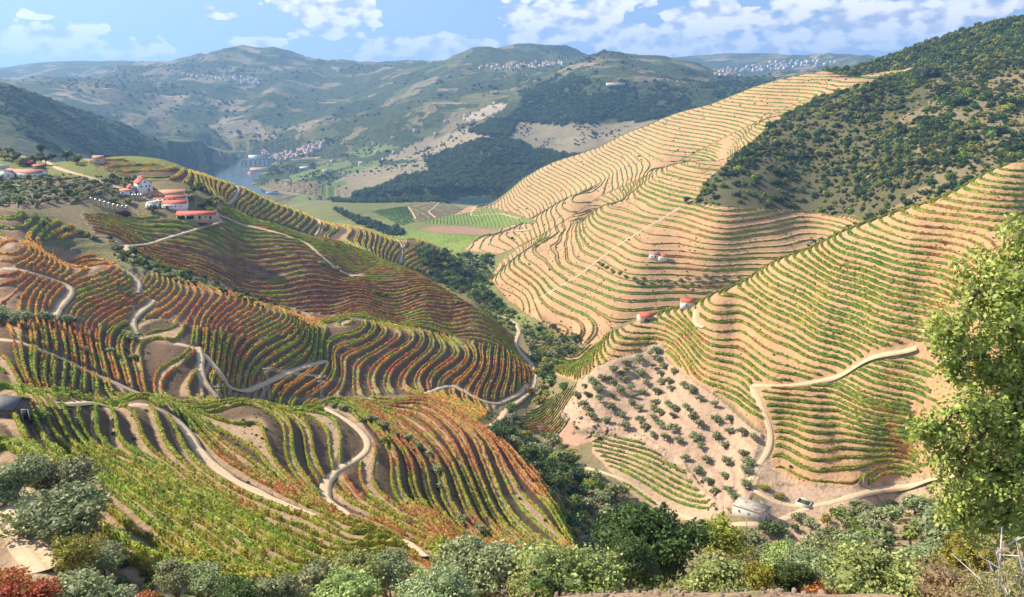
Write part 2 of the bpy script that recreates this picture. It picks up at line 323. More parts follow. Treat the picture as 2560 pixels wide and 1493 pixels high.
PLOTS=[
 PL('grove','olive grove',[(1655,858),(1600,880),(1500,915),(1440,960),(1430,1010),(1470,1055),(1600,1090),(1700,1150),(1760,1230),(1810,1275),(1870,1262),(1915,1150),(1905,1090),(1880,1075),(1800,1000),(1720,950),(1665,905)],(270,445),3.4,[],.5,None,(.42,.29,.20)),
 PL('rock','',[(1430,1000),(1470,1055),(1600,1090),(1700,1150),(1775,1230),(1830,1290),(1790,1290),(1700,1170),(1600,1105),(1500,1078),(1440,1075),(1400,1040)],(270,420),4,[],.5,None,(.42,.30,.21)),
 PL('lower',"the small plot below the olive grove",[(1480,1085),(1600,1108),(1700,1175),(1800,1300),(1640,1300),(1560,1215),(1480,1130)],(240,390),2.9,[.3],.45,(GREEN,LIME,LIME,OLV),(.42,.29,.19),1.1,.42,0,.3,((1650,1190,310),.62,.66)),
 PL('redplot',"the reddish plot above the creek",[(1300,1040),(1400,985),(1480,940),(1560,915),(1450,965),(1425,1020),(1440,1080),(1490,1100),(1440,1115),(1360,1100),(1310,1070)],(300,440),1.0,[.5],.5,(RUST,RED,LIME,OLV),(.36,.22,.15),1.0,.3,0,.2),
 PL('east',"the sunny right slope",[(1370,930),(1400,905),(1500,845),(1600,800),(1700,750),(1900,662),(2100,580),(2250,525),(2420,450),(2560,390),(3100,200),(3200,1200),(2560,1180),(2330,1185),(2130,1218),(2000,1212),(1930,1170),(1925,1090),(1890,1070),(1830,1010),(1730,955),(1670,905),(1650,865),(1600,878),(1500,912),(1440,955)],(280,560),2.35,[.10,.36],.42,(GREEN,LIME,OLV,LIME,GOLD,RUST),SOILR,1.05,.36),
 PL('bowl',"the hollow sunny hillside",[(1225,700),(1250,655),(1300,615),(1360,585),(1430,540),(1500,490),(1560,465),(1630,435),(1700,400),(1760,370),(1900,300),(2010,250),(2100,228),(2240,186),(2290,172),(2240,186),(2170,208),(2100,228),(2030,250),(1960,290),(1890,345),(1830,398),(1770,450),(1735,507),(1860,520),(1990,528),(2120,540),(2200,560),(2200,700),(1700,800),(1500,880),(1420,850),(1320,790),(1270,755)],(560,1330),3.5,[.12,.38],.40,(GREEN,LIME,OLV,LIME,RUST),SOILR,1.0,.42,.9),
 PL('far_east',"the far sunny slope",[(1130,540),(1190,505),(1300,440),(1400,390),(1550,335),(1700,275),(1900,202),(2060,172),(2130,192),(2290,168),(2240,186),(2100,228),(1900,300),(1760,372),(1700,402),(1560,467),(1500,492),(1430,542),(1300,617),(1240,640),(1160,625),(1200,590),(1290,560),(1345,555),(1230,520)],(950,2000),4.6,[.25],.40,(GREEN,OLV,LIME),SOILR,1.4,.8,.9),
 PL('knoll','the terraced knoll by the river',[(1015,517),(1060,503),(1115,503),(1160,528),(1110,541),(1060,553),(1042,545)],(1200,2000),3.2,[.3],.45,(GREEN,LIME,OLV),SOILC,1.5,1.2,.9),
 PL('green_low',"the low green field",[(930,580),(1030,570),(1090,585),(1150,592),(1250,595),(1320,585),(1240,615),(1150,655),(1060,625)],(1100,1700),7.0,[.5],.5,(GREEN,LIME,LIME),(.20,.22,.065),1.2,1.0,0,0,((1050,600,1300),1.0,.35)),
 PL('green_up',"the upper green field",[(1040,560),(1120,535),(1225,515),(1345,555),(1250,570),(1150,560)],(1200,1800),7.0,[.5],.5,(GREEN,LIME),(.17,.21,.05),1.2,1.1,0,0,((1150,540,1450),1.0,.1)),
 PL('green_west',"the small green field",[(925,528),(1020,515),(1030,540),(1035,560),(1000,565)],(1200,1900),7.0,[.5],.5,(GREEN,LIME),(.17,.20,.055),1.2,1.1,0,0,((1000,530,1600),1.0,-.3)),
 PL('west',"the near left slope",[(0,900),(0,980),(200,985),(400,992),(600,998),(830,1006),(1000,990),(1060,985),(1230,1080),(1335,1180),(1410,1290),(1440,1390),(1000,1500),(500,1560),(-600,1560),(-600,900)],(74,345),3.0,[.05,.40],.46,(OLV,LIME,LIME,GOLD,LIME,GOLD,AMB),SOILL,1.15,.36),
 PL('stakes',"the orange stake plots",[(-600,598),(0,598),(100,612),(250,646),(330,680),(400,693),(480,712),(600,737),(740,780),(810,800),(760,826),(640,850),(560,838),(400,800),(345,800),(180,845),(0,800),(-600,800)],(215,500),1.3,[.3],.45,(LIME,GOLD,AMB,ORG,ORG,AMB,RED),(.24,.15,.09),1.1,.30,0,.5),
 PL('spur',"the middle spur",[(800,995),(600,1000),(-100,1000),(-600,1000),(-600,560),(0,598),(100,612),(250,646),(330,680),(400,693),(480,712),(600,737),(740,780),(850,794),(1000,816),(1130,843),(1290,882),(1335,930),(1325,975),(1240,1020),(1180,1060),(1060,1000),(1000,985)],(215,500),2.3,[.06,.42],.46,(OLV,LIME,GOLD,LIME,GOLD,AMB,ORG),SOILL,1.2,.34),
 PL('gully','',[(-100,560),(0,600),(100,606),(180,600),(260,600),(330,640),(480,690),(640,750),(740,776),(740,790),(600,745),(480,722),(330,690),(250,655),(100,622),(-100,620)],(395,520),3,[],.5,None,(.16,.15,.07)),
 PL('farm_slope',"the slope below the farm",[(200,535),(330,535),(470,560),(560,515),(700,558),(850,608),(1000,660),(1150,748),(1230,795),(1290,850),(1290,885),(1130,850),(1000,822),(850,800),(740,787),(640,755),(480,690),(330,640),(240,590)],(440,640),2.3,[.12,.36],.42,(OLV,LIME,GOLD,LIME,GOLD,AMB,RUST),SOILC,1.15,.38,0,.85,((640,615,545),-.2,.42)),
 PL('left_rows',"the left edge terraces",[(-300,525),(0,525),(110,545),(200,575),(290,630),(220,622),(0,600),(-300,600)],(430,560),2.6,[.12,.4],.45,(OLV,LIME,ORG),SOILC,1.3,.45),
 PL('farm_olives',"",[(-400,440),(110,440),(240,452),(330,452),(300,490),(225,505),(110,520),(-400,520)],(480,700),2.4,[.3],.5,(OLV,RUST,GREEN),(.20,.15,.10)),
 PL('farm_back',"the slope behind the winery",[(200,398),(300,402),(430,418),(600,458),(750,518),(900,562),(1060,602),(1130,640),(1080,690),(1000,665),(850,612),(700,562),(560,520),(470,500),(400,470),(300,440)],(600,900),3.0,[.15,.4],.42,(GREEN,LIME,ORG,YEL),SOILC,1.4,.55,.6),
]
PBY={p['name']:p for p in PLOTS}
def phi_of(p,x,y,z):
    if p['lin']:
        (u,v,d),gx,gy=p['lin']; a,t=azt(u,v); x0,y0,z0=d*math.sin(a),d*math.cos(a),t*d
        zz=z0+gx*(x-x0)+gy*(y-y0)+fbm(x,y,60,2,4)*1.0
        return -zz/p['s']
    if p['name'] in('redplot',):
        return (x*.75-y*.66)/2.6
    if p['name']=='east': zz=z+fbm(x,y,55,2,4)*.5; return -zz/p['s']+np.maximum(0,-138-zz)*.24
    return -(z+fbm(x,y,55,2,4)*.9)/p['s']
def stepoff(p,ph):
    f=ph-np.floor(ph); b=p['b']; s=p['s']; k=p['k']
    return s*k*np.where(f<b,f,b*(1-f)/(1-b))
# ---- final ground grid
def rings():
    r=[7.0]
    while r[-1]<14000:
        q=r[-1]; st=.016 if q<75 else .0075 if q<130 else .0038 if q<620 else .0062 if q<2000 else .0085 if q<7000 else .02
        r.append(q*(1+st))
    return np.log(np.array(r))
AG=np.linspace(-.80,.80,960); LG=rings()
AA,LL=np.meshgrid(AG,LG,indexing='ij')
XX,YY,ZB,RR=basez(AA,LL)
UU,VV,_=project(XX,YY,ZB)
TT=ZB/RR
CM=np.maximum.accumulate(TT,axis=1)          # skyline so far, used to keep detail where it can be seen
CLS=np.full(XX.shape,-1,int); PHI=np.zeros(XX.shape); TB=np.zeros(XX.shape); OFF=np.zeros(XX.shape)
COL=np.empty(XX.shape+(3,)); COL[...]=(.20,.16,.10)
for k,p in enumerate(PLOTS):
    m=(CLS<0)&(RR>p['d'][0])&(RR<p['d'][1]); ij=np.nonzero(m); ok=inpoly(UU[ij],VV[ij],p['poly']); ij=(ij[0][ok],ij[1][ok])
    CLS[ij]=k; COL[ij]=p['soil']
    ph=phi_of(p,XX[ij],YY[ij],ZB[ij]); PHI[ij]=ph; TB[ij]=p['tb']
    OFF[ij]=stepoff(p,ph)*np.clip((900-RR[ij])/250,0,1) if p['name']!='redplot' else 0
# ---- dirt tracks (photo px along the visible ground)
def pick(u,v,dmin=8,dmax=13000,arr=None):
    a,t=azt(u,v); f=(a-AG[0])/(AG[1]-AG[0]); i=int(np.clip(f,0,len(AG)-2)); s=f-i
    A=ZF if arr is None else arr
    col=(A[i]*(1-s)+A[i+1]*s)/np.exp(LG); j0=int(np.searchsorted(LG,math.log(dmin))); j1=int(np.searchsorted(LG,math.log(dmax)))-1
    h=np.nonzero(col[j0:j1]>=t)[0]
    if len(h)==0: j=j0+int(np.argmax(col[j0:j1])); l=LG[j]
    else:
        j=j0+h[0]
        if h[0]==0: l=LG[j]
        else: q=(t-col[j-1])/(col[j]-col[j-1]); l=LG[j-1]+q*(LG[j]-LG[j-1])
    d=math.exp(l); return (d*math.sin(a),d*math.cos(a))
TRACKS=[('dirt_track',3.1,(120,345),[(150,1012),(300,1008),(375,1016),(430,1040),(470,1085),(500,1135),(540,1175),(600,1212),(700,1258),(790,1297)]),
 ('dirt_track',3.0,(110,340),[(800,1018),(850,1040),(890,1068),(920,1100),(922,1128),(895,1148),(850,1168),(815,1200),(806,1236),(825,1262),(885,1296),(960,1330),(1020,1362),(1062,1398)]),
 ('dirt_track',2.4,(150,345),[(1040,1000),(1060,1035),(1100,1070),(1150,1090),(1215,1140),(1250,1165),(1275,1210)]),
 ('dirt_track',4.2,(300,700),[(1180,1100),(1250,1050),(1262,1030),(1300,1000),(1330,975),(1338,945),(1325,905),(1300,880),(1287,858),(1298,830),(1290,810),(1250,785),(1200,765),(1150,742),(1080,712),(1030,692),(985,678)]),
 ('dirt_track',3.5,(300,480),[(1060,985),(1120,962),(1145,968),(1190,998),(1240,1012),(1300,985),(1318,960)]),
 ('dirt_track',4.5,(500,640),[(545,540),(600,560),(700,585),(765,607),(800,640),(840,672),(872,692),(905,688)]),
 ('dirt_track',3.5,(400,620),[(545,545),(560,555),(500,572),(430,592),(370,610),(310,618),(330,640),(400,665),(470,690),(560,715)]),
 ('dirt_track',3.6,(215,320),[(-40,850),(20,852),(60,862),(150,895),(230,930),(300,965),(360,990),(400,1000)]),
 ('dirt_track',3.6,(230,420),[(440,860),(490,872),(530,905),(550,945),(575,975),(610,985),(660,960),(740,925),(815,905)]),
 ('dirt_track',3.4,(230,420),[(495,870),(503,900),(498,940),(520,975),(545,1000)]),
 ('dirt_track',3.6,(300,470),[(355,850),(330,825),(330,800),(350,778),(385,758),(380,750)]),
 ('dirt_track',3.6,(300,470),[(130,800),(150,765),(178,735),(175,712),(140,700),(60,680),(0,672)]),
 ('dirt_track',3.4,(330,470),[(340,735),(350,710),(335,690),(300,672)]),
 ('dirt_track',3.6,(300,560),[(1880,965),(1950,968),(2050,955),(2120,930),(2160,905),(2230,888),(2300,870)]),
 ('dirt_track',3.6,(260,430),[(1880,970),(1905,1020),(1930,1085),(1920,1130),(1885,1180),(1870,1215),(1900,1240),(1960,1262),(2010,1268),(2060,1262),(2120,1245),(2200,1225),(2300,1205),(2400,1195)]),
 ('dirt_track',3.6,(200,330),[(1830,1312),(1880,1316),(1930,1310),(1990,1285),(2020,1270)]),
 ('dirt_track',3.0,(240,400),[(1450,1165),(1500,1180),(1560,1200),(1620,1240),(1670,1275),(1740,1300)]),
 ('dirt_track',3.0,(400,560),[(1740,775),(1735,800),(1745,820),(1765,818)]),
 ('dirt_track',4.0,(900,1800),[(1330,575),(1250,582),(1150,582),(1080,575),(1030,566),(1028,555),(1050,550)]),
 ('dirt_track',4.0,(1300,2000),[(1040,548),(1030,530),(1020,518),(1060,510),(1100,505),(1085,520),(1070,530),(1090,545)]),
 ('dirt_track',3.5,(500,950),[(1700,520),(1600,580),(1500,645),(1450,690),(1350,748),(1325,760)]),
 ('dirt_track',3.2,(600,900),[(590,460),(598,475),(585,500),(560,512)]),
 ('dirt_track',3.2,(600,900),[(785,525),(800,545),(800,570),(785,592)]),
 ('dirt_track',3.2,(600,950),[(990,595),(1008,620),(1000,660)]),
 ('dirt_track',4.2,(900,2000),[(1190,515),(1175,540),(1250,535),(1300,548)]),
 ('dirt_track',5.0,(500,760),[(40,372),(70,395),(110,400),(140,420),(170,432),(240,450),(310,470),(370,500)]),
 ('dirt_track',5.5,(60,130),[(20,1180),(45,1230),(55,1290),(60,1340),(90,1400),(140,1450)]),
]
TRW=[]
for nm,w,(d0,d1),pts in TRACKS:
    dense=[]
    for (u0,v0),(u1,v1) in zip(pts[:-1],pts[1:]):
        n=max(2,int(math.hypot(u1-u0,v1-v0)/14))
        dense+=[(u0+(u1-u0)*q/n,v0+(v1-v0)*q/n) for q in range(n)]
    dense.append(pts[-1]); W=np.array([pick(u,v,d0,d1,ZB) for u,v in dense])
    # drop jumps, smooth
    keep=[0]
    for i in range(1,len(W)):
        dd=np.hypot(*(W[i]-W[keep[-1]]))
        if dd<.12*np.hypot(*W[i])+4: keep.append(i)
    W=W[keep]
    seg=np.r_[0,np.cumsum(np.hypot(*np.diff(W,axis=0).T))]; st=1.5 if np.hypot(*W[0])<700 else 5
    q=np.arange(0,seg[-1],st); W=np.c_[np.interp(q,seg,W[:,0]),np.interp(q,seg,W[:,1])]
    if len(W)<4: print('short track',pts[0],len(W)); W=np.array([(0,9),(0,9.2),(0,9.4),(0,9.6)]); w=.1
    for _ in range(14): W[1:-1]=(W[:-2]+2*W[1:-1]+W[2:])/4
    TRW.append((w,W))
TD=np.full(XX.shape,1e3)
TRW=[(w*.68,W) for w,W in TRW]
for w,W in TRW:
    a=np.arctan2(W[:,0],W[:,1]); l=np.log(np.hypot(W[:,0],W[:,1])); mr=6/np.exp(l.min())
    i0=max(0,int((a.min()-mr-AG[0])/(AG[1]-AG[0]))); i1=min(len(AG),int((a.max()+mr-AG[0])/(AG[1]-AG[0]))+2)
    j0=max(0,np.searchsorted(LG,l.min()-mr)-1); j1=np.searchsorted(LG,l.max()+mr)+1
    sub=TD[i0:i1,j0:j1]; X=XX[i0:i1,j0:j1]; Y=YY[i0:i1,j0:j1]
    for k in range(0,len(W)-1,3): 
        x0,y0=W[k]; x1,y1=W[min(k+3,len(W)-1)]
        rr=math.hypot(x0,y0); m=8/rr
        ia=max(0,int((min(math.atan2(x0,y0),math.atan2(x1,y1))-m-AG[i0])/(AG[1]-AG[0]))); ib=int((max(math.atan2(x0,y0),math.atan2(x1,y1))+m-AG[i0])/(AG[1]-AG[0]))+2
        lo=math.log(min(math.hypot(x0,y0),math.hypot(x1,y1)))-m; hi=math.log(max(math.hypot(x0,y0),math.hypot(x1,y1)))+m
        ja=max(0,np.searchsorted(LG[j0:j1],lo)-1); jb=np.searchsorted(LG[j0:j1],hi)+1
        if ib<=ia or jb<=ja: continue
        vx,vy=x1-x0,y1-y0; xs=X[ia:ib,ja:jb]; ys=Y[ia:ib,ja:jb]
        t=np.clip(((xs-x0)*vx+(ys-y0)*vy)/(vx*vx+vy*vy+1e-9),0,1)
        sub[ia:ib,ja:jb]=np.minimum(sub[ia:ib,ja:jb],np.hypot(xs-x0-t*vx,ys-y0-t*vy)-w/2)
RM=sstep(.3,3.0,TD)
OFF=OFF*RM
micro=fbm(XX,YY,3.1,3,31)*.22*(RR<1000)*RM+np.where(CLS==1,1,0)*fbm(XX,YY,7,4,33)*1.6
CRK=np.zeros(XX.shape)
RD=np.full(XX.shape,1e9); m=RR>1500; RD[m]=distline(XX[m],YY[m],RIVER)+64*sstep(590,612,UU[m])*(1-sstep(1090,1130,UU[m]))*sstep(428,444,VV[m])
ZF=ZB+OFF+micro
ZF=np.where(RD<66,-357,np.where(RD<140,np.minimum(ZF,-357+(RD-66)*.16),ZF))
ZF=np.where((RR>1500)&(RD>=66)&(RD<150),np.minimum(ZF,-357+(RD-66)*.9),ZF)
ZF=np.where((RR>1500)&(RD>=140)&(RR<7000),np.maximum(ZF,-346),ZF)
def grid_at(arr,x,y):
    a=np.arctan2(x,y); l=np.log(np.hypot(x,y)); fa=np.clip((a-AG[0])/(AG[1]-AG[0]),0,len(AG)-1.001); j=np.clip(np.searchsorted(LG,l)-1,0,len(LG)-2)
    i=fa.astype(int); s=fa-i; t=np.clip((l-LG[j])/(LG[j+1]-LG[j]),0,1)
    return (arr[i,j]*(1-s)+arr[i+1,j]*s)*(1-t)+(arr[i,j+1]*(1-s)+arr[i+1,j+1]*s)*t
def gz(x,y): return grid_at(ZF,np.asarray(x,float),np.asarray(y,float))
def gz1(x,y): return float(gz(np.array([x]),np.array([y]))[0])
def seen(x,y,h=1.5,mg=.02):
    x=np.asarray(x,float);y=np.asarray(y,float); return (gz(x,y)+h)/np.hypot(x,y)>=grid_at(CM,x,y)-mg
def P3(u,v,dmin=8,dmax=13000):
    x,y=pick(u,v,dmin,dmax); return x,y,gz1(x,y)
print('land',round(time.time()-T00,1))
# ---------------------------------------------------------------- materials
def newmat(name):
    m=bpy.data.materials.new(name); m.use_nodes=True; t=NT(m.node_tree); t.n.clear(); return m,t
def out(t,sh): o=t.new('ShaderNodeOutputMaterial'); t.l.new(sh,o.inputs[0])
def plain(name,c,rough=.8,var=.15,scale=1.5,bump=.0,spec=.3,metal=0.0,c2=None):
    m,t=newmat(name); g=t.new('ShaderNodeTexCoord').outputs['Object']
    n=t.noise(g,scale,5,.6); f=t.ramp(n,(.3,0),(.7,1))
    c2=c2 or [q*(1-var*2) for q in c]
    col=t.mix(f,c2,c); b=t.new('ShaderNodeBsdfPrincipled',{'Base Color':col,'Roughness':rough,'Metallic':metal,'Specular IOR Level':spec})
    if bump:
        bp=t.new('ShaderNodeBump',{'Height':n,'Distance':bump,'Strength':.6}); t.l.new(bp.outputs[0],b.inputs['Normal'])
    out(t,b.outputs[0]); return m
def leafmat(name,vary=.25,trans=.35,attr=True,col=(.1,.13,.05),spec=.25):
    m,t=newmat(name)
    if attr:
        c=t.new('ShaderNodeVertexColor',layer_name='col').outputs[0]
        oi=t.new('ShaderNodeObjectInfo')
        hsv=t.new('ShaderNodeHueSaturation',{'Color':c}); 
        t.l.new(t.math('ADD',.5-.025,t.math('MULTIPLY',oi.outputs['Random'],.05)),hsv.inputs['Hue'])
        t.l.new(t.math('ADD',1-vary/2,t.math('MULTIPLY',oi.outputs['Random'],vary)),hsv.inputs['Value'])
        c=hsv.outputs[0]
    else: c=None
    b=t.new('ShaderNodeBsdfPrincipled',{'Base Color':c,'Roughness':.55,'Specular IOR Level':spec})
    tr=t.new('ShaderNodeBsdfTranslucent',{'Color':c}); mx=t.new('ShaderNodeMixShader',{0:trans,1:b.outputs[0],2:tr.outputs[0]})
    out(t,mx.outputs[0]); return m
def ground_material():
    m,t=newmat('earth'); g=t.new('ShaderNodeTexCoord').outputs['Object']; sep=t.new('ShaderNodeSeparateXYZ',{0:g})
    at=lambda n:t.new('ShaderNodeAttribute',attribute_name=n)
    col=at('col').outputs['Color']; aux=t.new('ShaderNodeSeparateColor',{0:at('aux').outputs['Color']})
    mos,fo,tb=aux.outputs[0],aux.outputs[1],aux.outputs[2]; phi=at('phi').outputs['Fac']; foc=at('fld').outputs['Color']
    n1=t.noise(g,.55,6,.62); n2=t.noise(g,.06,5,.6); n3=t.noise(g,.009,4,.55); n4=t.noise(g,2.6,5,.65)
    # field mosaic for the far valley sides
    dv=t.new('ShaderNodeTexNoise',{'Vector':g,'Scale':.006,'Detail':3.0}); 
    dd=t.new('ShaderNodeVectorMath',{0:dv.outputs['Color'],1:(170,170,170)},operation='MULTIPLY').outputs[0]
    gv=t.new('ShaderNodeVectorMath',{0:g,1:dd},operation='ADD').outputs[0]
    gs=t.new('ShaderNodeVectorMath',{0:gv,1:(1,1,.0)},operation='MULTIPLY').outputs[0]
    vo=t.new('ShaderNodeTexVoronoi',{'Vector':gs,'Scale':.0075}); vc=t.new('ShaderNodeSeparateColor',{0:vo.outputs['Color']})
    field=t.ramp(vc.outputs[0],(0.0,(.23,.185,.10)),(.2,(.17,.135,.07)),(.36,(.115,.135,.045)),(.52,(.27,.215,.13)),(.66,(.17,.155,.06)),(.8,(.10,.115,.04)),(.92,(.33,.26,.17)))
    field.node.color_ramp.interpolation='CONSTANT'
    wood=t.mix(t.ramp(t.noise(g,.05,4,.6),(.35,0),(.7,1)),(.026,.042,.014),(.075,.095,.035))
    wf=t.ramp(t.math('ADD',t.noise(g,.0035,5,.62),t.math('MULTIPLY',t.math('SUBTRACT',vc.outputs[1],.5),.16)),(.445,0),(.475,1))
    zl=t.math('FRACT',t.math('ADD',t.math('MULTIPLY',sep.outputs[2],1/7.0),t.math('MULTIPLY',n2,.8)))
    line=t.ramp(zl,(0.0,.62),(.25,1.0),(.75,1.0),(1.0,.62))
    mosc=t.mix(wf,t.mix(1.0,field,line,'MULTIPLY'),wood)
    vd=t.new('ShaderNodeTexVoronoi',{'Vector':g,'Scale':.11}); dots=t.ramp(vd.outputs['Distance'],(.16,1.0),(.26,0.0))
    mosc=t.mix(t.math('MULTIPLY',dots,.6),mosc,(.05,.065,.025))
    base=t.mix(mos,col,mosc); base=t.mix(fo,base,wood)
    v=t.math('ADD',.30,t.math('ADD',t.math('MULTIPLY',n1,.62),t.math('ADD',t.math('MULTIPLY',n2,.50),t.math('MULTIPLY',n3,.28))))
    vv=t.new('ShaderNodeCombineColor',{0:v,1:v,2:v}).outputs[0]
    base=t.mix(1.0,base,vv,'MULTIPLY')
    # weeds and dry grass in blotches, pale stone speckles
    weed=t.math('MULTIPLY',t.ramp(t.noise(g,.28,5,.7),(.52,0),(.64,1)),foc.node.outputs['Fac'])
    base=t.mix(t.math('MULTIPLY',weed,.75),base,(.10,.115,.035))
    stone=t.ramp(n4,(.66,0),(.74,1)); base=t.mix(t.math('MULTIPLY',stone,t.math('SUBTRACT',.42,t.math('MULTIPLY',mos,.42))),base,(.50,.41,.33))
    f=t.math('FRACT',phi); b=.42
    prof=t.math('MINIMUM',t.math('MULTIPLY',f,1.0),t.math('MULTIPLY',t.math('SUBTRACT',1.0,f),b/(1-b)))
    hgt=t.math('ADD',t.math('MULTIPLY',t.math('MULTIPLY',prof,2.6),tb),t.math('ADD',t.math('MULTIPLY',n1,1.0),t.math('MULTIPLY',n4,.22)))
    hgt=t.math('ADD',hgt,t.math('MULTIPLY',t.math('MAXIMUM',mos,fo),t.math('MULTIPLY',t.noise(g,.04,5,.65),16.0)))
    bp=t.new('ShaderNodeBump',{'Height':hgt,'Distance':1.0,'Strength':.85})
    bs=t.new('ShaderNodeBsdfPrincipled',{'Base Color':base,'Roughness':.95,'Specular IOR Level':.1,'Normal':bp.outputs[0]})
    out(t,bs.outputs[0]); return m
def tag(o,label=None,cat=None,group=None,kind=None):
    if label: o['label']=label
    if cat: o['category']=cat
    if group: o['group']=group
    if kind: o['kind']=kind
    return o
COLL=sc.collection
def link(o,parent=None):
    COLL.objects.link(o)
    if parent is not None: o.parent=parent
    return o
def mkmesh(name,verts,faces,mats=(),smooth=False,cols=None,attrs=None,fmat=None):
    """numpy mesh; faces is one (n,3) or (n,4) array or a list of such arrays"""
    me=bpy.data.meshes.new(name); verts=np.asarray(verts,np.float32)
    if isinstance(faces,np.ndarray): faces=[faces]
    faces=[np.asarray(f,np.int32) for f in faces if len(f)]
    tot=sum(len(f) for f in faces); lv=np.concatenate([f.ravel() for f in faces]); ln=np.concatenate([np.full(len(f),f.shape[1],np.int32) for f in faces])
    me.vertices.add(len(verts)); me.vertices.foreach_set('co',verts.ravel())
    me.loops.add(len(lv)); me.loops.foreach_set('vertex_index',lv)
    me.polygons.add(tot); st=np.r_[0,np.cumsum(ln)[:-1]].astype(np.int32); me.polygons.foreach_set('loop_start',st); me.polygons.foreach_set('loop_total',ln)
    if smooth: me.polygons.foreach_set('use_smooth',np.ones(tot,bool))
    if fmat is not None: me.polygons.foreach_set('material_index',np.asarray(fmat,np.int32))
    if cols is not None:
        c=np.ones((len(verts),4),np.float32); c[:,:3]=cols; a=me.color_attributes.new('col','FLOAT_COLOR','POINT'); a.data.foreach_set('color',c.ravel())
    if attrs:
        for k,v in attrs.items():
            v=np.asarray(v,np.float32)
            if v.ndim==2:
                c=np.ones((len(verts),4),np.float32); c[:,:3]=v; a=me.color_attributes.new(k,'FLOAT_COLOR','POINT'); a.data.foreach_set('color',c.ravel())
            else: a=me.attributes.new(k,'FLOAT','POINT'); a.data.foreach_set('value',v)
    for m in mats: me.materials.append(m)
    me.update(); return me
# ---------------------------------------------------------------- ground
FO=np.zeros(XX.shape); MOS=sstep(1850,2150,RR)
def paint(poly,d,col=None,fo=None,mos=None,only=True,soft=0):
    m=(RR>d[0])&(RR<d[1])
    if only: m&=CLS<0
    ij=np.nonzero(m); u=UU[ij]; v=VV[ij]; j=np.clip(soft,0,99)
    if soft: u=u+fbm(XX[ij],YY[ij],soft*3,3,51)*soft; v=v+fbm(XX[ij],YY[ij],soft*3,3,52)*soft*.5
    ok=inpoly(u,v,poly); ij=(ij[0][ok],ij[1][ok])
    if col is not None: COL[ij]=col
    if fo is not None: FO[ij]=fo
    if mos is not None: MOS[ij]=mos
WEED=np.where(CLS<0,.9,.35)
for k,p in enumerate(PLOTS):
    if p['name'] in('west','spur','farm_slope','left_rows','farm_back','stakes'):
        m=CLS==k; f=PHI[m]-np.floor(PHI[m]); w_=(1-sstep(p['b']-.06,p['b']+.10,f))*sstep(0,.08,f); COL[m]=COL[m]*(1-w_[:,None])+np.array((.34,.235,.145))*w_[:,None]  # benches painted lighter than banks, deepening the bank shade in the soil colour
m=(CLS<0)&(RR<700); COL[m]=(.20,.16,.085)
m=(CLS<0)&(RR<185); COL[m]=(.33,.225,.15)
m=(CLS<0)&(RR>185)&(RR<330)&(UU>1900); COL[m]=(.40,.28,.19)
m=(CLS<0)&(RR>600)&(RR<1900); COL[m]=(.18,.185,.06)
paint(SC,(700,2600),(.105,.093,.045)); 
paint([(2250,300),(2560,150),(2800,200),(2560,480),(2240,560),(2190,540),(2350,440)],(700,2600),(.21,.165,.085),soft=40)
paint([(2060,100),(2560,-30),(3000,-30),(3000,200),(2560,200),(2290,172),(2130,190)],(1200,2800),(.12,.12,.05))
for k in ('west','spur','stakes'): WEED[CLS==[q['name'] for q in PLOTS].index(k)]=.65
for k in ('east','bowl','far_east'): WEED[CLS==[q['name'] for q in PLOTS].index(k)]=.12
FOREST=[[(830,500),(900,480),(950,468),(1010,440),(1080,432),(1060,400),(1130,372),(1200,348),(1260,345),(1340,372),(1440,388),(1500,400),(1400,440),(1260,500),(1000,515),(860,512)],
 [(1262,296),(1310,262),(1390,232),(1450,238),(1560,232),(1600,250),(1680,280),(1720,290),(1600,302),(1500,300),(1400,312),(1300,303)],
 [(1170,330),(1230,298),(1300,294),(1285,322),(1270,345),(1220,340)],
 [(1300,225),(1400,190),(1500,200),(1640,205),(1760,240),(1800,280),(1700,290),(1560,225),(1400,228),(1310,258)],
 [(1740,210),(1880,200),(1960,205),(1900,240),(1800,250)]]
for q,f in enumerate(FOREST): paint(f,(1900,4200),fo=1,only=False,soft=8 if q<3 else 14)
L1=[(-300,190),(0,210),(150,258),(300,305),(450,365),(600,410),(560,440),(300,400),(150,380),(0,330),(-300,300)]
paint(L1,(1200,3100),fo=.85,soft=14)
paint([(-300,300),(0,330),(150,380),(300,400),(560,440),(300,460),(-300,430)],(1200,3100),col=(.16,.15,.08),mos=.55)
m=(RR>1500)&(RR<1850)&(CLS<0); MOS[m]=np.maximum(MOS[m],.25)
paint([(1145,302),(1160,290),(1235,258),(1268,260),(1262,270),(1205,298)],(2300,4200),col=(.42,.34,.24),mos=0,only=False)
paint([(1270,300),(1380,312),(1560,303),(1720,290),(1700,330),(1600,380),(1440,392),(1350,375),(1260,345)],(2300,3400),col=(.30,.235,.15),mos=.25,only=False)
paint([(760,490),(900,420),(1080,400),(1065,435),(950,468),(850,500)],(1900,2900),col=(.31,.24,.15),mos=.2,only=False)
paint([(950,400),(1050,350),(1170,320),(1260,345),(1130,372),(1060,400)],(2200,3100),col=(.31,.245,.16),mos=.2,only=False)
for P_ in ([(720,440),(800,415),(870,400),(880,412),(790,440),(730,455)],[(860,380),(960,360),(1000,368),(900,395)],[(720,500),(780,470),(860,450),(870,460),(800,490),(760,505)],[(840,430),(940,400),(960,408),(880,435)]):
    paint(P_,(1900,3100),col=(.13,.18,.045),mos=.05,only=False)
# steep dark creek banks, road cut in reddish rock
paint([(1050,573),(1080,565),(1160,567),(1250,576),(1340,560),(1330,577),(1250,589),(1150,585),(1090,582)],(1100,1800),col=(.33,.19,.12),only=False)
REDP=PBY['spur']; 
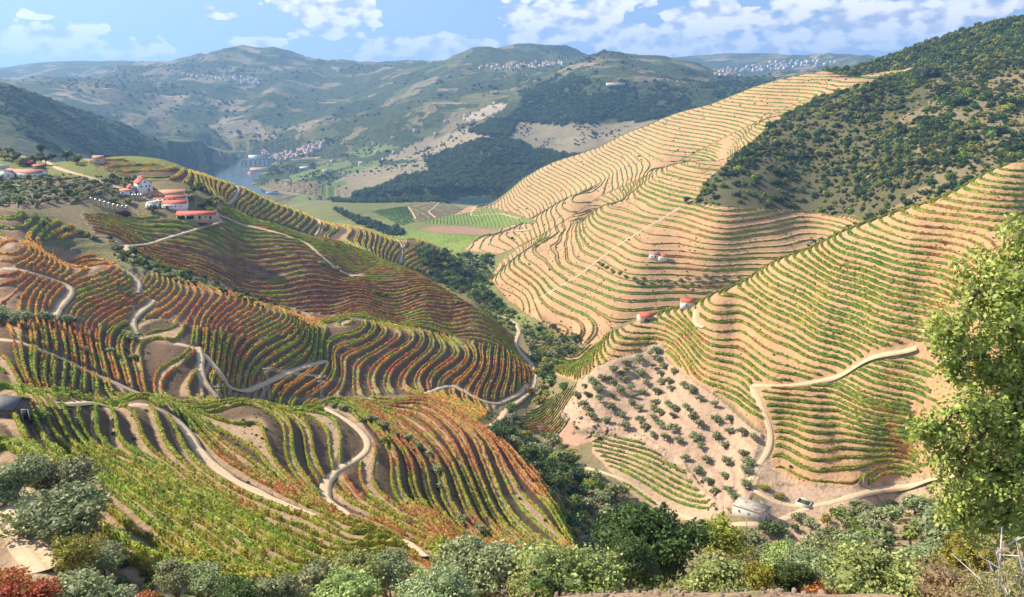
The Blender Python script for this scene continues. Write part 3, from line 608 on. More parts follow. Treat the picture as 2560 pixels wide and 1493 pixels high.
# plots with orange leaf fall look warmer underfoot
ROADCOL=np.array((.56,.41,.26)); rw=(1-sstep(-1.2,.4,TD))[...,None]; COL=COL*(1-rw*.8)+ROADCOL*rw*.8
WEED=WEED*(1-rw[...,0]*.9)
i0,j0=np.meshgrid(np.arange(len(AG)-1),np.arange(len(LG)-1),indexing='ij'); nL=len(LG); a=i0*nL+j0
F4=np.stack([a,a+nL,a+nL+1,a+1],-1).reshape(-1,4)
EARTH=ground_material()
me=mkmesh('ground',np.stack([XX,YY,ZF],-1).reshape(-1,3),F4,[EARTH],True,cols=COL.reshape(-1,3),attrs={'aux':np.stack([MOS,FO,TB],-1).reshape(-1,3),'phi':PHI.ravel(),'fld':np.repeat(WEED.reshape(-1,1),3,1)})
g=link(bpy.data.objects.new('ground',me)); tag(g,'steep terraced valley sides of bare earth, scrub and far mosaic fields',kind='structure')
print('ground',len(F4),round(time.time()-T00,1))
# river
def water():
    m,t=newmat('river_water'); g=t.new('ShaderNodeTexCoord').outputs['Object']
    n=t.noise(g,.25,3,.5); bp=t.new('ShaderNodeBump',{'Height':n,'Distance':.15,'Strength':.5})
    b=t.new('ShaderNodeBsdfPrincipled',{'Base Color':t.mix(t.ramp(t.noise(g,.01,4,.6),(.4,0),(.6,1)),(.020,.045,.055),(.035,.065,.07)),'Roughness':.12,'Specular IOR Level':.5,'Normal':bp.outputs[0]}); out(t,b.outputs[0]); return m
RP=np.array(RIVER); q=[]
dv=np.gradient(RP,axis=0); dv/=np.hypot(dv[:,0],dv[:,1])[:,None]; nn=np.c_[-dv[:,1],dv[:,0]]
vs=np.concatenate([np.c_[RP+nn*135,np.full(len(RP),-350.)],np.c_[RP-nn*135,np.full(len(RP),-350.)]]); n=len(RP)
fs=np.array([[i,i+1,n+i+1,n+i] for i in range(n-1)])
me=mkmesh('river',vs,fs,[water()]); tag(link(bpy.data.objects.new('river',me)),'calm blue-grey river bending between the hills',kind='structure')
# tracks
TRM,tt=newmat('track_dirt'); gg=tt.new('ShaderNodeTexCoord').outputs['Object']; uv=tt.new('ShaderNodeAttribute',attribute_name='across').outputs['Fac']
nz=tt.noise(gg,1.1,5,.65); c_=tt.mix(nz,(.42,.30,.19),(.64,.48,.32)); ed=tt.math('ABSOLUTE',tt.math('ADD',uv,tt.math('MULTIPLY',tt.math('SUBTRACT',nz,.5),.9))); gr=tt.math('MULTIPLY',tt.math('ADD',tt.ramp(ed,(.02,1.0),(.25,0.0)),tt.ramp(ed,(.62,0.0),(.95,1.0))),.62)
c_=tt.mix(gr,c_,(.30,.25,.13)); bb=tt.new('ShaderNodeBsdfPrincipled',{'Base Color':c_,'Roughness':.95,'Specular IOR Level':.1}); bp=tt.new('ShaderNodeBump',{'Height':tt.noise(gg,3,4,.6),'Distance':.15,'Strength':.7}); tt.l.new(bp.outputs[0],bb.inputs['Normal']); out(tt,bb.outputs[0])
for (w,W),(nm,_,_,_) in zip(TRW,TRACKS):
    n=len(W); 
    if n<3: continue
    dv=np.gradient(W,axis=0); dv/=np.maximum(np.hypot(dv[:,0],dv[:,1]),1e-6)[:,None]; nn=np.c_[-dv[:,1],dv[:,0]]
    ww=w/2*(1+.5*np.array([vnoise(np.array([i*.35]),np.array([w]),7)[0]-.5 for i in range(n)]))
    R_=np.hypot(W[:,0],W[:,1]).mean(); lift=.05+.0004*R_
    rows=[]; 
    for f in (-1,-.5,0,.5,1): p=W+nn*(f*ww)[:,None]; rows.append(np.c_[p,gz(p[:,0],p[:,1])])
    rows=np.array(rows); zc=rows[:,:,2].max(0)*.5+rows[:,:,2].mean(0)*.5
    for _ in range(3): zc[1:-1]=(zc[:-2]+zc[1:-1]*2+zc[2:])/4
    for k in range(5): rows[k,:,2]=np.maximum(rows[k,:,2]+lift*(.35 if k in(0,4) else 1),zc+lift-(.35 if k in (0,4) else 0))
    skirt0=rows[0].copy(); skirt0[:,:2]-=nn*.5; skirt0[:,2]-=.5; skirt1=rows[4].copy(); skirt1[:,:2]+=nn*.5; skirt1[:,2]-=.5
    rows=np.concatenate([skirt0[None],rows,skirt1[None]]); K=7
    vs=rows.reshape(-1,3); fs=np.array([[k*n+i,k*n+i+1,(k+1)*n+i+1,(k+1)*n+i] for k in range(K-1) for i in range(n-1)])
    me=mkmesh(nm,vs,fs,[TRM],True,attrs={'across':np.repeat([-1.2,-1,-.5,0,.5,1,1.2],n)}); tag(link(bpy.data.objects.new(nm,me)),kind='structure')
# ---------------------------------------------------------------- vine rows
rng=np.random.default_rng(5)
def trace(p):
    """level lines of the terrace index inside one plot -> list of (index, offset no., polyline)"""
    ij=np.nonzero(CLS==PLOTS.index(p))
    if len(ij[0])==0: return []
    a0,a1=AG[ij[0].min()]-.003,AG[ij[0].max()]+.003; l0,l1=LG[ij[1].min()]-.01,LG[ij[1].max()]+.01
    rm=math.exp((l0+l1)/2); st=1.1 if rm<700 else 2.4
    na=int(min(1100,(a1-a0)*rm/st)); nl=int(min(1100,(l1-l0)*rm/st))
    ga,gl=np.meshgrid(np.linspace(a0,a1,na),np.linspace(l0,l1,nl),indexing='ij')
    x,y,z,R=basez(ga,gl); ph=phi_of(p,x,y,z); u,v,_=project(x,y,z)
    ok=inpoly(u,v,p['poly'])&(R>p['d'][0])&(R<p['d'][1])&((z+2)/R>=grid_at(CM,x,y)-.012)
    for q in PLOTS[:PLOTS.index(p)]: ok&=~inpoly(u,v,q['poly'])|(R<q['d'][0])|(R>q['d'][1])
    ok&=grid_at(TD,x,y)>.6
    res=[]
    for oi,off in enumerate(p['off']):
        h=ph-off; fl=np.floor(h)
        def cross(A,B,fa,fb,pa,pb):
            return (fa!=fb)
        # edge ids: type0 along a, type1 along l
        e0=fl[:-1,:]!=fl[1:,:]; e1=fl[:,:-1]!=fl[:,1:]
        lv0=np.maximum(fl[:-1,:],fl[1:,:]); lv1=np.maximum(fl[:,:-1],fl[:,1:])
        def pt0():
            t=(lv0-h[:-1,:])/(h[1:,:]-h[:-1,:]+1e-12); return x[:-1,:]+(x[1:,:]-x[:-1,:])*t, y[:-1,:]+(y[1:,:]-y[:-1,:])*t
        def pt1():
            t=(lv1-h[:,:-1])/(h[:,1:]-h[:,:-1]+1e-12); return x[:,:-1]+(x[:,1:]-x[:,:-1])*t, y[:,:-1]+(y[:,1:]-y[:,:-1])*t
        X0,Y0=pt0(); X1,Y1=pt1()
        cell=ok[:-1,:-1]; ci,cj=np.nonzero(cell)
        E=[(0,ci,cj),(1,ci+1,cj),(0,ci,cj+1),(1,ci,cj)]
        act=np.stack([(e0 if k==0 else e1)[i,j] for k,i,j in E]); lev=np.stack([(lv0 if k==0 else lv1)[i,j] for k,i,j in E])
        idb=np.stack([(k*na*nl*2)+i*nl+j for k,i,j in E])
        good=act.sum(0)==2; act=act[:,good]; lev=lev[:,good]; idb=idb[:,good]
        o=np.argsort(~act,axis=0,kind='stable')[:2]; col=np.arange(act.shape[1])
        A=idb[o[0],col]; B=idb[o[1],col]; la=lev[o[0],col]; lb=lev[o[1],col]; g=la==lb; A=A[g];B=B[g];la=la[g]
        adj={}
        for p_,q_,l_ in zip(A.tolist(),B.tolist(),la.tolist()):
            adj.setdefault(p_,[]).append(q_); adj.setdefault(q_,[]).append(p_)
            adj[('L',p_)]=l_
        lvl={k[1]:v_ for k,v_ in adj.items() if isinstance(k,tuple)}; nod={k:v_ for k,v_ in adj.items() if not isinstance(k,tuple)}
        seenn=set()
        def walk(s):
            path=[s]; seenn.add(s); cur=s
            while True:
                nx=[q_ for q_ in nod[cur] if q_ not in seenn]
                if not nx: break
                cur=nx[0]; seenn.add(cur); path.append(cur)
            return path
        starts=[k for k in nod if len(nod[k])==1]+list(nod)
        for s in starts:
            if s in seenn: continue
            pth=walk(s)
            if len(pth)<6: continue
            L=next((lvl[k] for k in pth if k in lvl),0)
            pts=[]
            for k in pth:
                if k<na*nl*2: i,j=divmod(k,nl); pts.append((X0[i,j],Y0[i,j]))
                else: i,j=divmod(k-na*nl*2,nl); pts.append((X1[i,j],Y1[i,j]))
            pts=np.array(pts); sg=np.r_[0,np.cumsum(np.hypot(*np.diff(pts,axis=0).T))]
            if sg[-1]<9+rm*.012: continue
            res.append((int(L),oi,pts,sg))
    return res
def row_mesh(p,pts,sg,seed):
    rm=float(np.hypot(pts[:,0],pts[:,1]).mean()); r=np.random.default_rng(seed)
    ds=.65 if rm<170 else .9 if rm<300 else 1.3 if rm<520 else 2.0 if rm<950 else 3.4
    n=max(3,int(sg[-1]/ds)); q=np.linspace(0,sg[-1],n); x=np.interp(q,sg,pts[:,0]); y=np.interp(q,sg,pts[:,1])
    if n>6:
        for _ in range(2): x[1:-1]=(x[:-2]+2*x[1:-1]+x[2:])/4; y[1:-1]=(y[:-2]+2*y[1:-1]+y[2:])/4
    z=gz(x,y); dx=np.gradient(x); dy=np.gradient(y); m=np.hypot(dx,dy)+1e-9; nx,ny=-dy/m,dx/m
    big=1.0 if rm<600 else 1.15
    v1=.55+.55*vnoise(q/2.2,q*0+seed*.37,3)+.35*r.random(n); gap=vnoise(q/7.0,q*0+seed*.71,9)
    v1=v1*np.where(gap<.13,.35,1.0); v1[0]*=.4; v1[-1]*=.4
    h=p['h']*v1*big; w=p['w']*(.6+.6*r.random(n))*big*np.clip(v1,.5,1.2)
    pr=[(-1,.12),(-.95,.62),(-.1,1.0),(.85,.66),(1,.12)]
    V_=[]; 
    for a_,b_ in pr: j=r.normal(0,.10,n)*p['w']; V_.append(np.stack([x+nx*(w*a_+j),y+ny*(w*a_+j),z+h*b_+r.normal(0,.07,n)*p['h']-(.25 if b_<.2 else 0)],-1))
    V_=np.stack(V_,1).reshape(-1,3); i=np.arange(n-1); F_=[]
    for k in range(4): F_.append(np.stack([i*5+k,i*5+k+1,(i+1)*5+k+1,(i+1)*5+k],-1))
    F_=np.concatenate(F_)
    pal=np.array(p['pal']); 
    def pick_col(x,y,qq,nn):
        t=fbm(x,y,55,3,71)*1.05+fbm(x,y,6,2,72)*.8+r.normal(0,.20,nn)-.08+{'spur':.22,'farm_slope':.28,'west':.10,'stakes':.1,'farm_back':.1}.get(p['name'],0)
        if p['name']=='west': t=t+.55*sstep(225,265,y)*sstep(-75,-45,x)+.35*sstep(150,190,y)*sstep(-60,-40,x)
        idx=np.clip((t*.5+.5)*len(pal),0,len(pal)-1.01); k=idx.astype(int); f=(idx-k)[:,None]; c=pal[k]*(1-f)+pal[k+1]*f
        return c*(.75+.5*r.random((nn,1)))
    C_=pick_col(x,y,q,n); C5=np.repeat(C_,5,0)*(.8+.4*r.random((n*5,1)))
    dens=34 if rm<150 else 20 if rm<240 else 9 if rm<360 else 4.0 if rm<520 else .9 if rm<900 else 0
    nl=int(sg[-1]*dens)
    FF=[F_]
    if nl:
        k=r.random(nl)*(n-1.001); ki=k.astype(int); kf=k-ki; cx=x[ki]*(1-kf)+x[ki+1]*kf; cy=y[ki]*(1-kf)+y[ki+1]*kf; cz=z[ki]*(1-kf)+z[ki+1]*kf
        th=r.random(nl)*math.pi; ww=w[ki]*1.12; hh=h[ki]; s=(.15 if rm<150 else .20 if rm<240 else .27 if rm<360 else .40)*(.6+.9*r.random(nl))
        up=r.random(nl)<.06; rr_=np.where(up,1.35,1.0)
        px=cx+nx[ki]*np.cos(th)*ww; py=cy+ny[ki]*np.cos(th)*ww; pz=cz+hh*(.2+.86*np.sin(th)*rr_)
        a1=r.normal(size=(nl,3)); a1[:,2]*=.8; a1/=np.linalg.norm(a1,axis=1)[:,None]; a2=np.cross(a1,r.normal(size=(nl,3))); a2/=np.linalg.norm(a2,axis=1)[:,None]
        c=np.stack([px,py,pz],-1); s=s[:,None]
        q4=np.stack([c-a1*s,c+a2*s*.8,c+a1*s,c-a2*s*.8],1).reshape(-1,3)
        o=len(V_); FF.append(o+np.arange(nl*4).reshape(-1,4)); V_=np.concatenate([V_,q4])
        CL=pick_col(cx,cy,k,nl)*(.85+.5*r.random((nl,1))); C5=np.concatenate([C5,np.repeat(CL,4,0)])
    return V_,FF,C5,rm
VINE=leafmat('vine_leaves',.12,.42)
ORD=['first','second','third','fourth','fifth','sixth','seventh','eighth','ninth','tenth','eleventh','twelfth','thirteenth','fourteenth','fifteenth','sixteenth','seventeenth','eighteenth','nineteenth','twentieth']
TENS={20:'twenty',30:'thirty',40:'forty',50:'fifty',60:'sixty',70:'seventy',80:'eighty',90:'ninety'}
def ordn(k):
    k=int(k)+1
    if k<=20: return ORD[k-1]
    if k>99: return str(k)+'th'
    t,o=divmod(k,10); return TENS[t*10]+('-'+ORD[o-1] if o else ''.join('')) if o else {2:'twentieth',3:'thirtieth',4:'fortieth',5:'fiftieth',6:'sixtieth',7:'seventieth',8:'eightieth',9:'ninetieth'}[t]
ALL=[]
for p in PLOTS:
    if not p['off']: continue
    tr=trace(p); 
    for L,oi,pts,sg in tr:
        u,v,_=project(pts[:,0],pts[:,1],gz(pts[:,0],pts[:,1])); rm=np.hypot(pts[:,0],pts[:,1]).mean()
        vis=seen(pts[:,0],pts[:,1],1.0,.0)&(u>0)&(u<2560)&(v<1493)
        if p['name']=='west' and oi==0 and rm<165: continue
        if len(p['off'])>1 and rng.random()<{'east':.38,'bowl':.3}.get(p['name'],.10) and oi==0: continue
        ALL.append(dict(p=p,L=L,oi=oi,pts=pts,sg=sg,area=vis.mean()*sg[-1]/rm**2*300,u=float(u[vis].mean()) if vis.any() else -1,v=float(v[vis].mean()) if vis.any() else 0,vis=vis.any()))
ALL.sort(key=lambda r:-r['area']); print('rows',len(ALL),'len',round(sum(r['sg'][-1] for r in ALL)),round(time.time()-T00,1))
IND=[r for r in ALL if r['vis']][:290]; ids=set(id(r) for r in IND)
for p in PLOTS:
    rs=[r for r in IND if r['p'] is p]
    if not rs: continue
    lv=sorted(set(r['L'] for r in rs)); rk={l:i for i,l in enumerate(lv)}
    for l in lv:
        for oi in sorted(set(r['oi'] for r in rs)):
            g_=sorted([r for r in rs if r['L']==l and r['oi']==oi],key=lambda r:r['u'])
            for k,r in enumerate(g_):
                seg='' if len(g_)==1 else (('left part','right part')[k] if len(g_)==2 else ('left part','middle part','right part')[k] if len(g_)==3 else ordn(k)+' part')
                side='' if len(p['off'])==1 else ('upper row','lower row')[oi]
                t_=ordn(rk[l])+' terrace down '+p['where']
                r['label']=(side or 'vine row')+' on the '+t_+(', '+seg if seg else '')
                r['label']=r['label'].replace('upper row','upper vine row').replace('lower row','lower vine row')
                
tot=0
rest={}
for k,r in enumerate(ALL):
    V_,FF,C5,rm=row_mesh(r['p'],r['pts'],r['sg'],k+1); tot+=sum(len(f) for f in FF)
    if id(r) in ids:
        c0=V_.mean(0); me=mkmesh('vine_row',V_-c0,FF,[VINE],True,cols=C5); o=link(bpy.data.objects.new('vine_row',me)); o.location=c0
        tag(o,r['label'],'vine row','vine rows on '+r['p']['where'])
    else: rest.setdefault('all',[]).append((V_,FF,C5))
for nm,L_ in rest.items():
    o=0;vs=[];f4=[];cs=[]
    for V_,FF,C5 in L_:
        vs.append(V_); cs.append(C5); f4+= [f+o for f in FF]; o+=len(V_)
    me=mkmesh('far_vine_rows',np.concatenate(vs),np.concatenate(f4),[VINE],True,cols=np.concatenate(cs)); tag(link(bpy.data.objects.new('far_vine_rows',me)),'mass of smaller vine rows on the farther terraces','vines','vines too many to tell apart','stuff')
print('vine quads',tot,round(time.time()-T00,1))
# ---------------------------------------------------------------- trees and shrubs
def ico():
    t=(1+5**.5)/2; v=np.array([(-1,t,0),(1,t,0),(-1,-t,0),(1,-t,0),(0,-1,t),(0,1,t),(0,-1,-t),(0,1,-t),(t,0,-1),(t,0,1),(-t,0,-1),(-t,0,1)],float); v/=np.linalg.norm(v[0])
    f=np.array([(0,11,5),(0,5,1),(0,1,7),(0,7,10),(0,10,11),(1,5,9),(5,11,4),(11,10,2),(10,7,6),(7,1,8),(3,9,4),(3,4,2),(3,2,6),(3,6,8),(3,8,9),(4,9,5),(2,4,11),(6,2,10),(8,6,7),(9,8,1)]); return v,f
IV,IF_=ico()
def leafcards(c,n_dir,s,r,asp=.62):
    """diamond leaves at centres c"""
    n=len(c); a1=r.normal(size=(n,3)); a1/=np.linalg.norm(a1,axis=1)[:,None]
    nd=n_dir+r.normal(0,.75,(n,3)); a2=np.cross(a1,nd); a2/=np.linalg.norm(a2,axis=1)[:,None]+1e-9; s=s[:,None]
    q=np.stack([c-a1*s,c+a2*s*asp,c+a1*s,c-a2*s*asp],1).reshape(-1,3)
    return q,np.arange(n*4).reshape(-1,4)
def crown_mesh(name,seed,nblob,nleaf,leaf,pal,shape=(1,1,.8),flat=0,core=.74,mat=None,bl=(.30,.52)):
    """unit crown: radius about 1, sitting around the origin, made of leaf clumps"""
    r=np.random.default_rng(seed); C_=[];R_=[]
    for k in range(nblob):
        d=r.normal(size=3); d/=np.linalg.norm(d); d*=r.random()**.45*.68; 
        C_.append(d*np.array(shape)); R_.append(r.uniform(*bl))
    C_=np.array(C_);R_=np.array(R_); C_[0]=0
    k=r.choice(nblob,nleaf,p=R_**2/np.sum(R_**2)); d=r.normal(size=(nleaf,3)); d[:,2]=d[:,2]*.9+.15; d/=np.linalg.norm(d,axis=1)[:,None]
    rad=R_[k]*(1+r.normal(0,.10,nleaf)); c=C_[k]+d*rad[:,None]*np.array((1,1,.9))
    tw=r.random(nleaf)<.22; kt=r.integers(0,60,nleaf); dt=r.normal(size=(60,3)); dt[:,2]=np.abs(dt[:,2])*.8-.15; dt/=np.linalg.norm(dt,axis=1)[:,None]; bt=r.integers(0,nblob,60); tt_=r.random(nleaf)
    ct=C_[bt[kt]]+dt[kt]*(R_[bt[kt]]*(.85+.62*tt_))[:,None]+r.normal(0,.028,(nleaf,3))*(1.3-tt_[:,None]); c=np.where(tw[:,None],ct,c)
    q,f=leafcards(c,d,leaf*(.6+.8*r.random(nleaf)),r)
    pal=np.array(pal); m=r.random((nleaf,1)); tone=.75+.5*r.random(nblob)
    col=(pal[0]*(1-m)+pal[1]*m)*(.8+.4*r.random((nleaf,1)))*tone[k][:,None]
    if len(pal)>2: w=r.random(nleaf)<.12; col[w]=pal[2]
    cols=np.repeat(col,4,0); vs=q; F3=[]
    o=len(q); cv=[]; 
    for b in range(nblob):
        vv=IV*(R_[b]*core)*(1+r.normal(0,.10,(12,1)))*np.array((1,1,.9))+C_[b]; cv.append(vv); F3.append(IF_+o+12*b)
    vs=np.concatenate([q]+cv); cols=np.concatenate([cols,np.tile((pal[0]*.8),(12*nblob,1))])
    return mkmesh(name,vs,[f,np.concatenate(F3)],[mat or LEAF],False,cols=cols)
def tube(pts,rad,k=6):
    pts=np.array(pts,float); n=len(pts); d=np.gradient(pts,axis=0); d/=np.linalg.norm(d,axis=1)[:,None]+1e-9
    up=np.array((.31,.2,.93)); a=np.cross(d,up); a/=np.linalg.norm(a,axis=1)[:,None]+1e-9; b=np.cross(d,a)
    th=np.arange(k)*2*math.pi/k; vs=pts[:,None]+(a[:,None]*np.cos(th)[None,:,None]+b[:,None]*np.sin(th)[None,:,None])*np.array(rad)[:,None,None]
    i,j=np.meshgrid(np.arange(n-1),np.arange(k),indexing='ij'); j2=(j+1)%k
    return vs.reshape(-1,3),np.stack([i*k+j,i*k+j2,(i+1)*k+j2,(i+1)*k+j],-1).reshape(-1,4)
def join(L):
    vs=[];fs=[];o=0
    for v,f in L: vs.append(v); fs.append(f+o); o+=len(v)
    return np.concatenate(vs),np.concatenate(fs)
BARK=plain('bark',(.16,.125,.09),.95,.3,6,.05)
def trunk_mesh(name,seed,h=1.0,r0=.11,limbs=4,lean=.15):
    """unit trunk: ground at z=0, crown centre at z=h"""
    r=np.random.default_rng(seed); L=[]; x=r.normal(0,lean); y=r.normal(0,lean)
    L.append(tube([(0,0,-.25),(x*.1,y*.1,.1),(x*.5,y*.5,h*.35),(x*.8,y*.8,h*.6)],[r0*1.5,r0*1.1,r0*.85,r0*.7]))
    for k in range(limbs):
        a=k*2*math.pi/limbs+r.random(); e=np.array((x*.8+math.cos(a)*.5,y*.8+math.sin(a)*.5,h*.98+r.random()*.06)); s=np.array((x*.6,y*.6,h*(.4+.15*r.random())))
        m=(s+e)/2+np.array((0,0,-.05)); L.append(tube([s,m,e],[r0*.55,r0*.38,r0*.14],5))
    v,f=join(L); return mkmesh(name,v,f,[BARK],True)
LEAF=leafmat('tree_leaves',.28,.25); LEAFB=leafmat('shrub_leaves',.45,.3)
PO=[(.19,.22,.09),(.32,.345,.165)]; POK=[(.055,.095,.022),(.11,.165,.042)]; PB=[(.13,.19,.035),(.24,.29,.06)]; PY=[(.24,.26,.03),(.36,.32,.05)]; PD=[(.22,.13,.08),(.30,.19,.10)]; PG=[(.21,.27,.075),(.40,.44,.15)]; PDK=[(.03,.055,.018),(.06,.09,.03)]; PR=[(.33,.06,.03),(.42,.16,.04),(.15,.19,.03)]; PW=[(.21,.26,.10),(.42,.46,.25)]
def SPEC(nm,pal,shape,nb,nl,leaf,n=3,seed=0,mat=None,bl=(.30,.52),lo=True):
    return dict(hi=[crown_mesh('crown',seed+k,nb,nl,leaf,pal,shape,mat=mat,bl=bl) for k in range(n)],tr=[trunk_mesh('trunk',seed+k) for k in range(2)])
SP_={
 'olive':SPEC('olive',PO,(1,1,.75),7,330,.13,4,10),'olive_near':SPEC('o',PO,(1,1,.75),16,6500,.040,3,20,bl=(.24,.42)),
 'oak':SPEC('oak',POK,(1,1,.85),8,380,.13,4,30),'oak_near':SPEC('o',POK,(1,1,.95),26,15000,.030,1,40,bl=(.2,.36)),
 'bush':SPEC('bush',PB,(1,1,.7),6,240,.15,3,50),'bush_near':SPEC('b',PG,(1,1,.85),16,7500,.036,2,60,bl=(.22,.4)),
 'yellow':SPEC('y',PY,(1,1,.7),6,260,.14,2,70),'yellow_near':SPEC('y',PY,(1,1,.75),10,3000,.05,1,75),
 'dark':SPEC('d',PDK,(1,1,.8),7,260,.14,3,80),'dry_near':SPEC('dr',PD,(1,1,.7),12,3500,.035,1,90),'red_near':SPEC('r',PR,(1,1,.6),9,2600,.055,2,95),'pale_near':SPEC('p',PW,(1,1,.8),20,12000,.034,2,105,bl=(.2,.4)),
 'autumn':SPEC('au',[(.26,.13,.04),(.22,.22,.05)],(1,1,.8),7,300,.14,1,115),
}
NTREE=0
def tree(name,kind,x,y,rad,h,label,cat,group=None,rs=None,parts=True):
    """thing = Empty at the foot; trunk and crown are its parts"""
    global NTREE; NTREE+=1
    r=random.Random(rs if rs is not None else NTREE); S=SP_[kind]; z=gz1(x,y)
    e=bpy.data.objects.new(name,None); e.empty_display_size=.5; link(e); e.location=(x,y,z-.1); e.rotation_euler=(0,0,r.random()*6.28); tag(e,label,cat,group)
    cz=max(h-rad*.72,rad*.55)
    c=link(bpy.data.objects.new('crown',r.choice(S['hi'])),e); c.location=(0,0,cz); f=(h-cz)/.95/ .95; c.scale=(rad*1.22,rad*1.22,min(f*1.15,rad*1.4))
    if parts:
        t=link(bpy.data.objects.new('trunk',r.choice(S['tr'])),e); t.scale=(max(rad*.9,.5),max(rad*.9,.5),cz)
    return e
def shrub(name,kind,x,y,rad,label,cat,group=None,sz=None):
    """small bush: one mesh, foliage down to the ground"""
    r=random.Random(int(x*7+y*3)); z=gz1(x,y); c=link(bpy.data.objects.new(name,r.choice(SP_[kind]['hi']))); c.location=(x,y,z+rad*.35); s=sz or r.uniform(.75,1.15); c.scale=(rad,rad*r.uniform(.85,1.15),rad*s); c.rotation_euler=(0,0,r.random()*6.28)
    return tag(c,label,cat,group)
def at_az(u,d):
    a=math.atan2(u-CX,F); 
    for _ in range(5):
        y=d*math.cos(a); z=gz1(d*math.sin(a),y); dep=y*CP-z*SP; a=math.asin(max(-.99,min(.99,(u-CX)*dep/F/d)))
    return d*math.sin(a),d*math.cos(a)
def by_px(u,vt,w,d):
    """foot position, radius and height of a tree whose top shows at (u,vt) and whose crown is w px wide at ground distance d"""
    x,y=at_az(u,d); z=gz1(x,y); _,t=azt(u,vt); h=t*d-z; rad=w/2/F*math.hypot(d,t*d); return x,y,rad,max(h,rad*1.1)
NEAR=[('olive_near',42,1158,125,'foot','olive tree','small bare-trunked olive tree beside the dirt yard at far left'),
('olive_near',145,1148,150,'foot','olive tree','round olive tree above the big one beside the yard'),
('olive_near',172,1234,185,'foot','olive tree','largest broad grey-green olive tree beside the dirt yard'),
('yellow_near',190,1335,100,72,'shrub','bright yellow-green shrub left of an olive below the yard'),
('olive_near',262,1348,100,74,'olive tree','dense olive tree right of the yellow-green shrub'),
('olive_near',445,1398,95,62,'olive tree','silvery olive tree standing between the lowest vine rows, left one'),
('olive_near',530,1408,95,60,'olive tree','silvery olive tree standing between the lowest vine rows, right one'),
('oak_near',610,1440,150,44,'oak','low dark leafy oak at the bottom edge under the vines'),
('olive_near',700,1432,130,46,'olive tree','olive tree at the bottom edge between dark oak and pale willow row'),
('olive_near',800,1400,150,52,'olive tree','olive tree in the bottom row left of the track end'),
('bush_near',905,1392,140,54,'tree','soft green tree in the bottom row just left of the track end'),
('olive_near',990,1382,120,57,'olive tree','olive tree touching the wide end of the dirt track'),
('bush_near',880,1440,190,36,'tree','leafy green tree cut by the bottom edge below the track end'),
('yellow_near',1120,1342,90,66,'shrub','yellow-green shrub right of the wide end of the dirt track'),
('pale_near',1205,1352,230,45,'tree','big pale silvery-green tree right of the wide track end'),
('pale_near',1090,1425,180,35,'tree','pale green tree cut by the bottom edge under the track end'),
('autumn',1295,1372,90,66,'shrub','orange-tinged shrub behind the big pale tree'),
('bush_near',1410,1378,240,43,'tree','big soft green tree between the pale tree and the dark oak'),
('bush_near',1330,1430,150,33,'shrub','green bush at the bottom edge in front of the pale tree'),
('oak_near',1625,1262,262,56,'oak','large dark oak, the tallest tree of the bottom row'),
('oak_near',1560,1330,150,50,'oak','dark oak leaning on the left side of the tallest oak'),
('yellow_near',1780,1292,120,80,'tree','yellowing thin tree right of the tallest oak'),
('bush_near',1775,1415,190,32,'shrub','broom-like green shrub at the bottom edge below the tallest oak'),
('yellow_near',1888,1405,90,36,'shrub','bright yellow bush at the bottom edge'),
('oak_near',1955,1395,110,38,'shrub','dark round bush right of the bright yellow bush'),
('olive_near',1880,1330,110,85,'olive tree','olive tree below the concrete building'),
('olive_near',2035,1368,165,62,'olive tree','old olive tree with visible trunk over red ground vines'),
('bush_near',1960,1358,110,72,'tree','green tree left of the old olive with visible trunk'),
('bush_near',2215,1365,240,36,'tree','big round soft green tree at the bottom right'),
('olive_near',2120,1350,120,70,'olive tree','olive tree behind the big round soft green tree, left side'),
('olive_near',2290,1345,120,75,'olive tree','olive tree behind the big round soft green tree, right side'),
('dry_near',2390,1400,180,32,'shrub','leafless reddish-brown shrub at the bottom right'),
('yellow_near',2380,1330,130,62,'shrub','yellow-green shrub behind the reddish leafless one'),
('red_near',60,1385,130,34,'shrub','red and green creeper bush in the bottom left corner'),
('red_near',130,1420,120,30,'shrub','red-leaved bush at the bottom edge right of the corner creeper'),
('pale_near',235,1420,210,30,'shrub','speckled pale-leaved shrub at the bottom edge left'),
('red_near',385,1470,90,40,'shrub','small reddish shrub at the bottom edge between olive and pale shrub'),
('red_near',2010,1452,130,44,'shrub','red low bush under the old olive tree'),
]
for kind,u,vt,w,d,cat,lab in NEAR:
    if d=='foot':
        vb=vt+w*.72; x,y=pick(u,vb,60,200); dd=math.hypot(x,y); z=gz1(x,y); rad=w/2/F*math.hypot(dd,z); h=azt(u,vt)[1]*dd-z; h=max(h,rad*1.5)
    else: x,y,rad,h=by_px(u,vt,w,d)
    tree({'oak':'oak_tree','olive tree':'olive_tree','shrub':'shrub','tree':'tree'}[cat],kind,x,y,rad,h,lab,cat,None)
